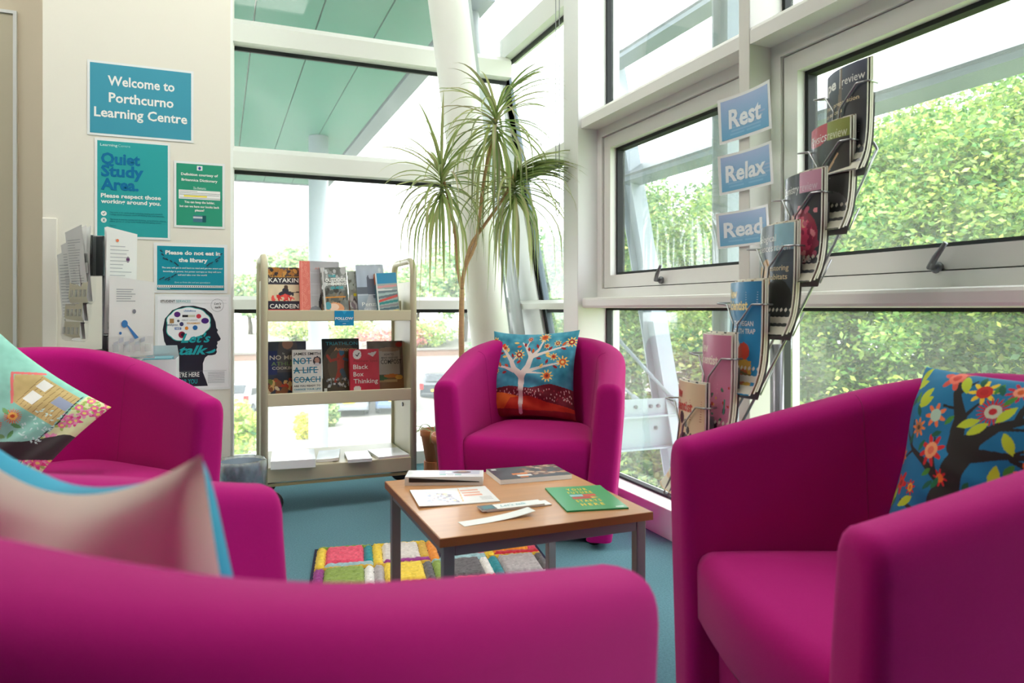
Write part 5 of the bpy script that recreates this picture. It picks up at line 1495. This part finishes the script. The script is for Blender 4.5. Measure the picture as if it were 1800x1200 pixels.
rk = empty('magazine_rack', (pp.x, pp.y, 0), label='steel wire magazine rack stepping up diagonally beside the right window', cat='magazine rack')
rk.rotation_euler = (0, 0, -TH)
Minv = (Matrix.Translation((pp.x, pp.y, 0)) @ Matrix.Rotation(-TH, 4, 'Z')).inverted()
MB().lathe([(0.019, 0.012), (0.019, pp.z)], 18).done('post', mat('grey_tube', (150, 148, 156), 0.3, metal=0.6), rk, True)
MB().lathe([(0.14, 0), (0.14, 0.008), (0.03, 0.014)], 28).done('base', TABLESTEEL, rk)
for i, b in enumerate(pocket):
    o_ = Minv @ b
    L = lambda x, y, o, o_=o_: Vector(SF(x, y, o)) + o_
    # curved back plate
    xs = np.linspace(-0.004, MW_ + 0.004, 12); ys = np.linspace(-0.01, MH_ * 0.72, 8)
    gridmesh('pocket_plate', [[L(x, y, -0.030) for x in xs] for y in ys], None, mat('satin_steel_sheet', (150, 152, 158), 0.3, metal=0.7), rk)
    h = MH_ * 0.80; m = MH_ * 0.62
    right = [L(MW_ + 0.008, h, -0.034), L(MW_ + 0.008, h, 0.004), L(MW_ * .86, h, 0.008), L(MW_ * .56, m, 0.008), L(MW_ * .56, 0.05, 0.008), L(MW_ * .56, -0.012, 0.004), L(MW_ * .56, -0.012, -0.034)]
    left = [L(MW_ * .42, -0.012, -0.034), L(MW_ * .42, -0.012, 0.004), L(MW_ * .42, 0.05, 0.008), L(MW_ * .42, m, 0.008), L(MW_ * .16, h, 0.012), L(-0.006, h + .004, 0.040), L(-0.012, h + .006, -0.012)]
    MB().tube(rounded(right, 0.008, 3), 0.0024, 8).done('wire_holder', CHROME, rk, True)
    MB().tube(rounded(left, 0.008, 3), 0.0024, 8).done('wire_holder', CHROME, rk, True)
    MB().tube([L(MW_ * .9, 0.03, -0.032), L(MW_ * .98, 0.0, -0.05), L(MW_ * .98, 0.06, -0.06)], 0.0021, 6).done('hook', CHROME, rk, True)
# diagonal carrying rods
r0 = [Minv @ P(1535, 250, RKD - 0.02), Minv @ P(1542, 262, RKD - 0.02), Minv @ P(1468, 425, RKD), Minv @ P(1385, 590, RKD + .01), Minv @ P(1300, 750, RKD + 0.02)]
MB().tube(rounded([r0[0] + Vector((-.02, .03, .02))] + r0, 0.01, 3), 0.004, 8).done('carrying_rod', CHROME, rk, True)
MB().tube([q + Vector((-0.015, 0.05, 0)) for q in r0[1:]], 0.004, 8).done('carrying_rod', CHROME, rk, True)

def magazine(i, label, cv, lines=None, shapes=None, col=(60, 60, 64), o=0.0, dy=0.0, dx=0.0, group='magazines in the wire rack', th=0.006):
    b = pocket[i]
    t = empty('magazine', label=label, cat='magazine', group=group, mw=Matrix.Translation(b + Vector((0, 0, 0.002))) @ Matrix.Rotation(-TH, 4, 'Z'))
    sf = lambda x, y, oo: SF(x + dx, y + dy, oo + o)
    xs = np.linspace(0, MW_, 14); ys = np.linspace(0, MH_, 12)
    fr = [[sf(x, y, 0) for x in xs] for y in ys]; bk = [[sf(x, y, -th) for x in xs] for y in ys]
    v = [p for r_ in fr for p in r_] + [p for r_ in bk for p in r_]
    nx, ny = len(xs), len(ys); N = nx * ny
    f = []
    for j in range(ny - 1):
        for k in range(nx - 1):
            a = j * nx + k
            f += [(a, a + 1, a + nx + 1, a + nx), (N + a + 1, N + a, N + a + nx, N + a + nx + 1)]
    for k in range(nx - 1):
        f += [(k + 1, k, N + k, N + k + 1), ((ny - 1) * nx + k, (ny - 1) * nx + k + 1, N + (ny - 1) * nx + k + 1, N + (ny - 1) * nx + k)]
    for j in range(ny - 1):
        f += [(j * nx, (j + 1) * nx, N + (j + 1) * nx, N + j * nx), ((j + 1) * nx + nx - 1, j * nx + nx - 1, N + j * nx + nx - 1, N + (j + 1) * nx + nx - 1)]
    meshv('pages', v, f, PAGES, t, False)
    sx, sy = MW_ / cv.W, MH_ / cv.H
    lay('front_print', cv, lambda x, y, oo: sf(x * sx, y * sy, oo), t, PRINTG, 0.0004)
    S = lambda x, y, oo: sf(x * MW_, y * MH_, oo)
    if shapes: polys('front_marks', shapes, S, t, PRINTG, 0.0007)
    if lines: lettering(lines, S, t, m=PRINTG, o=0.001)
    return t
CR = (226, 208, 172)
cv = Canvas(1, 1.38, 70, (48, 50, 60)).grad(0, .9, 1, 1.38, (52, 56, 66), (84, 92, 116)).noise(10, 6).line([(.52, 1.38), (.5, 1.0), (.45, .6), (.55, .1)], [.05, .08, .16, .10], (120, 104, 96)).rect(.48, 1.12, .5, 1.36, WHI)
magazine(0, 'dark magazine headed review in the topmost rack pocket', cv, [('pe', .10, .83, .10, WHI, 'l', .03, .30), ('review', .55, .83, .075, WHI, 'l', 0, .42), ('From preparation', .06, .66, .040, CR, 'l', .015, .82), ('to success', .06, .59, .040, CR, 'l', .015, .50), ('Making it', .66, .44, .02, WHI, 'l', 0), ('Mountain, super, push', .5, .33, .018, WHI, 'l', 0), ('Exam focus', .66, .22, .02, WHI, 'l', 0)][:5], [(rectp(.55, .80, .96, .806), WHI)] + [(rectp(.6, .42 - .02 * k, .9, .425 - .02 * k), (150, 150, 156)) for k in range(4)])
cv = Canvas(1, 1.38, 70, (54, 52, 54)).ell(.3, 1.3, .4, .18, (190, 70, 90)).rect(.58, 1.15, 1, 1.38, (150, 160, 80)).noise(12, 6).line([(.3, .5), (.55, .7), (.8, .95)], [.06, .05, .03], (206, 170, 130)).ell(.55, .3, .45, .22, (84, 82, 86)).ell(.6, .22, .4, .14, (40, 38, 40))
magazine(1, 'dark physics magazine in the second rack pocket from the top', cv, [('Physics', .06, .84, .085, WHI, 'l', .0, .52, .2), ('review', .60, .84, .085, (232, 236, 200), 'l', 0, .36)], [(rectp(.06, .72 - .08 * k - .015 * j, .06 + (.5 if j else .62), .725 - .08 * k - .015 * j), (206, 206, 206) if j == 0 else (130, 130, 130)) for k in range(4) for j in range(3)])
cv = Canvas(1, 1.38, 70, (44, 46, 60)).rect(.58, 1.12, 1, 1.38, (214, 156, 182)).noise(8, 6).ell(.62, .55, .34, .36, (150, 40, 70)).ell(.62, .55, .26, .28, (214, 70, 110)).scatter(.3, .2, .95, .92, 46, .04, [(220, 170, 140), (200, 90, 120), (150, 40, 76), (236, 150, 160)], 5)
magazine(2, 'dark chemistry magazine with a pink virus cover in the third rack pocket', cv, [('Chemistry', .02, .83, .075, WHI, 'l', .0, .55), ('review', .60, .83, .075, (240, 220, 230), 'l', 0, .34), ('invisible', .5, .18, .055, (236, 226, 220), 'l', .01, .40)], [(rectp(.10, .62 - .03 * k, .34, .627 - .03 * k), (190, 190, 196)) for k in range(6)])
cv = Canvas(1, 1.38, 70, (66, 80, 92)).rect(.62, 1.05, 1, 1.38, (150, 196, 212)).grad(0, 0, 1, .9, (20, 20, 22), (70, 84, 98)).line([(.25, .8), (.40, .86), (.46, .6), (.42, .3)], [.18, .2, .14, .04], (190, 140, 70)).ell(.7, .4, .3, .3, (20, 20, 22)).noise(8, 12)
magazine(3, 'biological sciences magazine with a golden squirrel tail in the middle rack pocket', cv, [('Biological', .04, .85, .065, WHI, 'l', .0, .62), ('Sciences', .04, .76, .065, WHI, 'l', .0, .55), ('review', .62, .76, .07, WHI, 'l', 0, .34), ('Restoring', .46, .58, .05, CR, 'l', .01, .46), ('habitats', .50, .50, .05, CR, 'l', .01, .40)])
cv = Canvas(1, 1.38, 70, (16, 132, 186)).noise(8, 5).ell(.3, .46, .09, .14, (232, 196, 160)).ell(.45, .44, .08, .15, (226, 120, 120)).ell(.52, .5, .05, .14, (236, 226, 206)).ell(.66, .5, .14, .12, (214, 60, 36)).poly([(.5, .1), (.95, .1), (.85, .4), (.6, .42)], (206, 160, 60)).ell(.74, .2, .12, .1, (196, 90, 40)).line([(.5, .3), (.9, .22)], .03, (110, 90, 30))
magazine(4, 'blue science magazine with a stacked snack cover in the fifth rack pocket', cv, [('New', .10, .855, .085, (250, 226, 150), 'l', .03, .34), ('Scientist', .10, .745, .085, (250, 226, 150), 'l', .03, .64), ('THE VEGAN', .36, .60, .045, WHI, 'l', .01, .50), ('HEALTH TRAP', .34, .53, .045, WHI, 'l', .01, .56)], [(rectp(.68, .90 - .022 * k, .94, .905 - .022 * k), (206, 226, 236)) for k in range(6)])
cv = Canvas(1, 1.38, 70, (206, 124, 156)).noise(6, 5).scatter(.3, .05, .98, .78, 40, .025, [(70, 40, 60), (196, 60, 50), (226, 180, 70), (60, 120, 90), (90, 60, 80)], 12).ell(.78, .2, .05, .12, (50, 30, 40)).ell(.9, .5, .02, .1, (70, 150, 130))
magazine(5, 'pink science magazine dotted with small foods in the sixth rack pocket', cv, [('New', .10, .84, .085, (246, 226, 214), 'l', .03, .34), ('Scientist', .10, .73, .085, (246, 226, 214), 'l', .03, .64), ('LOCKED IN A GARDEN', .12, .52, .035, (240, 220, 224), 'l', 0, .66)][:2], [(rectp(.12, .55 - .04 * k, .74, .565 - .04 * k), (236, 196, 210)) for k in range(3)])
cv = Canvas(1, 1.38, 70, (232, 204, 166)).noise(5, 5).ell(.40, .92, .09, .08, (50, 40, 44)).ell(.54, .86, .05, .05, (56, 44, 48)).ell(.62, .78, .045, .05, (56, 44, 48)).ell(.70, .70, .04, .05, (56, 44, 48)).ell(.76, .62, .035, .05, (56, 44, 48)).ell(.50, .52, .24, .22, (56, 44, 48)).ell(.50, .46, .2, .18, (206, 116, 60)).ell(.5, .3, .16, .2, (70, 50, 50))
magazine(6, 'cream science magazine with a footprint cover in the lowest rack pocket', cv, [('New', .06, .85, .09, (206, 66, 40), 'l', .03, .36), ('Scientist', .06, .735, .09, (206, 66, 40), 'l', .03, .68)], [(rectp(.66, .84 - .022 * k, .94, .846 - .022 * k), (190, 110, 90)) for k in range(9)])
bcol = [(70, 60, 66), (150, 140, 110), (120, 90, 80), (180, 170, 160), (150, 120, 90), (206, 196, 180), (60, 60, 64)]
nth = ['topmost', 'second', 'third', 'middle', 'fifth', 'sixth', 'lowest']
for i in range(7):
    for j in range(2 if i < 6 else 1):
        magazine(i, 'spare magazine %s behind the front one in the %s rack pocket' % (['just', 'farther'][j], nth[i]), Canvas(1, 1.38, 4, bcol[(i + j) % 7]), o=-0.0085 - 0.0085 * j, dy=0.004 + 0.004 * j, dx=0.003, group='spare magazines behind the front ones', th=0.0065)

# ================================================================== LEAFLET STAND ON A LOW CABINET (behind the left armchair)
cab = empty('side_cabinet', (-0.53, 3.44, 0), label='low white cabinet hidden behind the left armchair under the leaflet stand', cat='cabinet')
box('body', (-0.165, 0.13, -0.11, 0.135, 0.03, 0.745), FRAMEW, cab, 0.003)
box('top', (-0.175, 0.14, -0.12, 0.14, 0.745, 0.765), FRAMEW, cab, 0.003)
box('plinth', (-0.15, 0.12, -0.09, 0.12, 0, 0.03), BLACKP, cab)
d_ = box('door', (-0.155, 0.12, -0.122, -0.111, 0.06, 0.72), FRAMEW, cab, 0.002)
MB().tube([(0.09, -0.128, 0.4), (0.09, -0.128, 0.5)], 0.005, 8).done('handle', CHROME, d_)
lsd = 2.98
lp0 = P(185, 612, lsd)
ls = empty('leaflet_stand', (lp0.x, lp0.y, 0.765), label='rotating leaflet stand with clear pockets on a grey pole', cat='leaflet stand')
ls.rotation_euler = (0, 0, -TH)
zs = lambda v: P(185, v, lsd).z - 0.765
MB().lathe([(0.07, 0), (0.07, 0.010), (0.014, 0.016)], 28).done('base', BLACKP, ls)
MB().lathe([(0.0115, 0.012), (0.0115, zs(440))], 14).done('pole', mat('grey_tube', (150, 148, 156), 0.3), ls, True)
px = 2.98 / F
box('core', (-0.088, -0.038, -0.03, 0.03, zs(485), zs(414)), BLACKP, ls, 0.003)
box('core', (-0.038, 0.006, -0.026, 0.034, zs(485), zs(415)), mat('smoked_plastic', (52, 54, 58), 0.2), ls, 0.003)
# pockets: (left px, right px, top px, bottom px, yaw, depth offset)
pk = [(100, 168, 460, 600, -38, 0.02), (117, 178, 432, 568, -38, -0.01), (137, 193, 415, 535, -34, -0.05), (196, 236, 425, 590, 42, -0.03), (214, 276, 500, 628, 36, -0.07)]
tops = [442, 426, 406, 408, 492]
for i, (l, r_, tv, bv, yaw, dd) in enumerate(pk):
    w_ = (r_ - l) * px / math.cos(R(yaw)) * 0.95
    z0, z1 = zs(bv), zs(tv)
    cx = ((l + r_) / 2 - 185) * px
    lm = Matrix.Translation((cx, dd, 0)) @ Matrix.Rotation(R(yaw), 4, 'Z')
    def T(x, y, z, lm=lm): return lm @ Vector((x, y, z))
    hw = w_ / 2
    def sheet(name, pts, m, parent, th=0.0015):
        """profile (y, z) swept across the pocket width"""
        v = [T(s * hw, y, z) for s in (-1, 1) for y, z in pts]
        n = len(pts)
        return meshv(name, v, [(k, k + 1, n + k + 1, n + k) for k in range(n - 1)], m, parent, True)
    prof = [(0.0, z1), (0.0, z0 + 0.03), (-0.006, z0 + 0.008), (-0.018, z0), (-0.030, z0 + 0.008), (-0.036, z0 + 0.03), (-0.028, z0 + (z1 - z0) * .45), (-0.034, z0 + (z1 - z0) * .72)]
    po = sheet('pocket', prof, ACRYL, ls)
    for k in range(4):
        x0 = -hw * .8 + k * hw * .45
        v = [T(x0, -0.0385, z0 + 0.03), T(x0 + hw * .26, -0.0385, z0 + 0.03), T(x0 + hw * .26, -0.0355, z0 + 0.06), T(x0, -0.0355, z0 + 0.06)]
        meshv('slot', v, [(0, 1, 2, 3)], FOG, po)
    # leaflets in the pocket
    wm = Matrix.Translation((lp0.x, lp0.y, 0.765)) @ Matrix.Rotation(-TH, 4, 'Z') @ lm
    lt = empty('leaflet', label=['printed white leaflet leaning from the lowest left pocket of the stand', 'printed white leaflet in the second left pocket of the stand', 'white leaflet behind the black core of the stand', 'white leaflet with small red crest in the tall right pocket', 'white map leaflet in the lowest right pocket of the stand'][i], cat='leaflet', group='leaflets in the leaflet stand', mw=wm)
    zt_ = zs(tops[i])
    lw = hw * .93
    def sh_prof(off, tilt):
        n = 14
        return [(off - 0.010 * math.sin(math.pi * k / n) - tilt * (k / n) ** 2, z0 + 0.012 + (zt_ - z0 - 0.012) * k / n) for k in range(n + 1)]
    for j in range(3):
        pr = sh_prof(-0.010 - 0.006 * j, 0.012 * (j - 0.3) + 0.01)
        n = len(pr)
        v = [(s * lw, y, z + (0.012 * s * (1 if yaw < 0 else -1) if q == n - 1 else 0)) for s in (-1, 1) for q, (y, z) in enumerate(pr)]
        meshv('sheet', v, [(k, k + 1, n + k + 1, n + k) for k in range(n - 1)], PAPER, lt, True)
    prf = sh_prof(-0.022, 0.012 * 1.7 + 0.01)
    Hs = zt_ - z0 - 0.012
    def sfl(x, y, o):
        k = max(0.0, min(1.0, y)) * (len(prf) - 1); a = min(int(k), len(prf) - 2); f_ = k - a
        yy = prf[a][0] * (1 - f_) + prf[a + 1][0] * f_
        return ((2 * x - 1) * lw, yy - o - 0.0008, z0 + 0.012 + Hs * y)
    rg = random.Random(i)
    if i < 4:
        shp = [(rectp(.12, .84 - .035 * k, .12 + rg.uniform(.4, .76), .846 - .035 * k), (165, 167, 174)) for k in range(20)]
        if i == 3:
            polys('crest', [(ellp(.35, .9, .05, .015, 8), (226, 110, 60))], sfl, lt); polys('crest', [(ellp(.7, .72, .06, .03, 8), (90, 30, 90))], sfl, lt)
    else:
        shp = [([(.10 + .12 * k, .12 + .05 * (k % 2)), (.20 + .12 * k, .14 + .05 * (k % 2)), (.20 + .12 * k, .20 + .05 * (k % 2)), (.10 + .12 * k, .18 + .05 * (k % 2))], (206, 210, 220)) for k in range(6)] + [(ellp(.34, .42, .07, .05, 12), (60, 130, 200)), ([(.36, .42), (.42, .40), (.66, .24), (.58, .22)], (60, 130, 200)), (ellp(.55, .58, .04, .03, 8), (130, 130, 140)), (ellp(.25, .3, .03, .02, 8), (60, 130, 200))]
        shp += [(rectp(.15, .86 - .03 * k, .15 + rg.uniform(.3, .6), .868 - .03 * k), (150, 152, 160)) for k in range(6)]
    polys('print', shp, sfl, lt)
# white paper box on a low shelf unit beside it
sb = empty('shelf_unit', (-0.235, 3.43, 0), label='small white shelf unit hidden between left armchair and poster wall', cat='shelf unit')
box('shelf', (-0.125, 0.125, -0.12, 0.14, 0.46, 0.48), FRAMEW, sb)
box('side_panel', (-0.125, -0.11, -0.12, 0.14, 0, 0.46), FRAMEW, sb)
box('side_panel', (0.11, 0.125, -0.12, 0.14, 0, 0.46), FRAMEW, sb)
bp0, bp1 = onY(246, 640, 3.32), onY(310, 640, 3.32)
zb1 = onY(280, 632, 3.32).z
wb = empty('paper_box', ((bp0.x + bp1.x) / 2, 3.43, 0.48), label='open white paper box with teal leaflets beside the leaflet stand', cat='box')
hw = (bp1.x - bp0.x) / 2; hh = zb1 - 0.48
WB = mat('white_card_box', (232, 234, 236), 0.6)
for b in ((-hw, hw, -.11, -.107, 0, hh), (-hw, hw, .107, .11, 0, hh), (-hw, -hw + .003, -.107, .107, 0, hh), (hw - .003, hw, -.107, .107, 0, hh)):
    box('side', b, WB, wb)
box('bottom', (-hw + .003, hw - .003, -.107, .107, 0, .003), WB, wb)
MB().add([(-hw, .107, hh), (hw, .107, hh), (hw * .9, .09, hh + .05), (-hw * .9, .09, hh + .05)], [(0, 1, 2, 3)]).done('flap', WB, wb)
tp = props(box('teal_pamphlet', (wb.location.x - hw + .012, wb.location.x + hw - .02, 3.34, 3.52, 0.4845, 0.48 + hh + .004), mat('teal_card', (120, 186, 200), 0.4)), 'stack of teal pamphlets standing in the open white paper box', 'pamphlet')

# ================================================================== WASTE BIN WITH CLEAR LINER
bn = LD(-1.165, 3.06)
bi = empty('waste_bin', (bn.x, bn.y, 0), label='small grey waste bin with a clear liner left of the trolley', cat='bin')
MB().lathe([(0.078, 0), (0.092, 0.29), (0.089, 0.29), (0.075, 0.006)], 32, caps=True).done('bucket', mat('grey_blue_plastic', (120, 136, 150), 0.5), bi, True)
rg = np.random.default_rng(4)
seg = 64
prof = [(0.088, 0.10), (0.0895, 0.20), (0.0915, 0.294), (0.095, 0.302), (0.099, 0.296), (0.100, 0.24), (0.099, 0.17), (0.098, 0.13)]
v = []
for k_, (r_, z) in enumerate(prof):
    for k in range(seg):
        a = 2 * math.pi * k / seg
        w_ = rg.normal() * 0.0008 + 0.003 * math.sin(a * 9 + z * 30) * (k_ > 3) + 0.002 * math.sin(a * 17 - z * 50)
        v.append(((r_ + w_) * math.cos(a), (r_ + w_) * math.sin(a), z + (rg.normal() * 0.004 if k_ in (0, 7) else 0)))
f = [(i * seg + k, i * seg + (k + 1) % seg, (i + 1) * seg + (k + 1) % seg, (i + 1) * seg + k) for i in range(len(prof) - 1) for k in range(seg)]
LINER = glass_mat('clear_liner', tint=(0.88, 0.90, 0.93), gloss=0.8, veil=0.42, nscale=34.0)
meshv('liner', v, f, LINER, bi, True)

# ================================================================== POTTED DRACAENA
dp = P(812, 600, 3.64)
pot = empty('dracaena_plant', (dp.x, dp.y, 0), label='tall dracaena with three spiky heads in front of the white column', cat='plant')
pot.rotation_euler = (0, 0, -TH)
TERRA = mat('terracotta', (186, 112, 74), 0.7, var=0.1)
MB().lathe([(0.10, 0), (0.145, 0.27), (0.155, 0.27), (0.158, 0.31), (0.148, 0.31), (0.14, 0.26)], 32).done('pot', TERRA, pot, True)
MB().lathe([(0.141, 0.262), (0.02, 0.272)], 24).done('soil', mat('dark_soil', (62, 46, 36), 0.95, bump=0.8, bscale=40), pot)
def pv(u, v, dd=0.0):
    d = 3.64 + dd
    return Vector(((u - 900) / F * d - (812 - 900) / F * 3.64, dd, CH - (v - HZ) / F * d))
CANE = mat('dracaena_cane', (196, 160, 118), 0.8, var=0.25, vscale=24, stretch=(1, 1, 6), bump=0.6, bscale=40)
def cane(pts, r0_, r1_, name='cane'):
    n = 16
    P_ = []
    for k in range(n + 1):
        t = k / n * (len(pts) - 1); a = min(int(t), len(pts) - 2)
        p0 = pts[max(0, a - 1)]; p1, p2 = pts[a], pts[a + 1]; p3 = pts[min(len(pts) - 1, a + 2)]; s = t - a
        P_.append(0.5 * ((2 * p1) + (p2 - p0) * s + (2 * p0 - 5 * p1 + 4 * p2 - p3) * s * s + (3 * p1 - p0 - 3 * p2 + p3) * s ** 3))
    MB().tube(P_, [(r0_ + (r1_ - r0_) * k / n) * (1 + 0.05 * (k % 2)) for k in range(n + 1)], 12).done(name, CANE, pot, True)
base_ = Vector((0, 0, 0.26))
fork = pv(812, 508)
cane([base_, pv(814, 700), pv(811, 600), fork], 0.017, 0.0125, 'trunk')
heads = [(pv(776, 296), [fork, pv(806, 480), pv(803, 440), pv(795, 380), pv(776, 300)]), (pv(872, 190, -0.02), [fork, pv(818, 470), pv(838, 420), pv(850, 320), pv(866, 240, -.02), pv(872, 195, -.02)]), (pv(905, 300, 0.02), [fork, pv(816, 475), pv(828, 430), pv(852, 395), pv(890, 340, .02), pv(905, 305, .02)])]
for hp, pts in heads:
    cane(pts, 0.0095, 0.007)
rg = random.Random(11)
def dleaf(hp, az, el, ln, droop, wd):
    """arching ribbon: leaves hp at azimuth az and elevation el, bends down"""
    n = 9
    p = hp.copy()
    dirh = Vector((math.cos(az), math.sin(az), 0))
    side_ = Vector((-math.sin(az), math.cos(az), 0))
    v, e = [], el
    L = []
    for k in range(n + 1):
        t = k / n
        wdt = wd * (0.55 + 0.9 * math.sin(math.pi * min(1, t * 0.85 + 0.12)) ** 0.8) * (1 - t ** 3) + 0.0008
        fold = Vector((0, 0, 1)) * (wdt * 0.25)
        v += [p - side_ * wdt / 2 + fold, p.copy(), p + side_ * wdt / 2 + fold]
        e -= droop / n * (0.5 + 1.2 * t)
        e = max(e, -1.52)
        p = p + (dirh * math.cos(e) + Vector((0, 0, 1)) * math.sin(e)) * (ln / n)
    f, cols = [], []
    g = np.array(rg.choice([(128, 156, 84), (150, 172, 100), (112, 142, 78), (166, 180, 118)]), float)
    edge = np.array(rg.choice([(222, 204, 160), (206, 186, 150), (182, 146, 150), (226, 216, 170)]), float)
    for k in range(n):
        b = k * 3
        f += [(b, b + 1, b + 4, b + 3), (b + 1, b + 2, b + 5, b + 4)]
        c = g * (1 - (k / n) * .25) + edge * (k / n) * .25
        cols += [c, c * .6 + edge * .4]
    me = bpy.data.meshes.new('leaf')
    me.from_pydata([tuple(q) for q in v], [], f)
    setcol(me, lin(np.clip(cols, 0, 255)))
    me.update()
    link('leaf', me, LEAFP, pot, True)
GOLD = 2.39996
for h_i, (hp, _) in enumerate(heads):
    NL = (84, 92, 92)[h_i]
    for k in range(NL):
        t = k / NL                     # 0 = young, upright; 1 = old, hanging
        el = R(78) - t * R(120) + rg.uniform(-.15, .15)
        z = -0.16 * t
        ln = rg.uniform(0.34, 0.50) * (0.85 + 0.35 * t if t > .15 else 0.9)
        az = k * GOLD + rg.uniform(-.2, .2)
        if h_i == 2 and t < .35: az = R(-10) + rg.uniform(-.5, .5); el = R(30) + rg.uniform(-.2, .2)
        if h_i == 1 and t < .12: az = R(10) + rg.uniform(-.6, .6); el = R(60)
        dleaf(hp + Vector((0, 0, z)), az, el, ln, R(40) + t * R(85) + rg.uniform(0, .3), rg.uniform(0.010, 0.0145))
# small trailing plant on the sill behind the far armchair
sp = P(764, 752, 3.98)
s2 = empty('sill_plant', (sp.x, sp.y, 0), label='small trailing plant in a terracotta pot left of the far armchair', cat='plant')
MB().lathe([(0.05, 0.10), (0.075, 0.24), (0.08, 0.24), (0.082, 0.275), (0.074, 0.275), (0.07, 0.23)], 24).done('pot', TERRA, s2, True)
MB().lathe([(0.09, 0.0), (0.09, 0.012), (0.06, 0.015), (0.06, 0.10)], 24).done('saucer_stand', TERRA, s2)
pot_ = pot; pot = s2
for k in range(14):
    dleaf(Vector((0, 0, 0.24)), k * GOLD, R(50), rg.uniform(.16, .26), R(130), 0.007)
pot = pot_
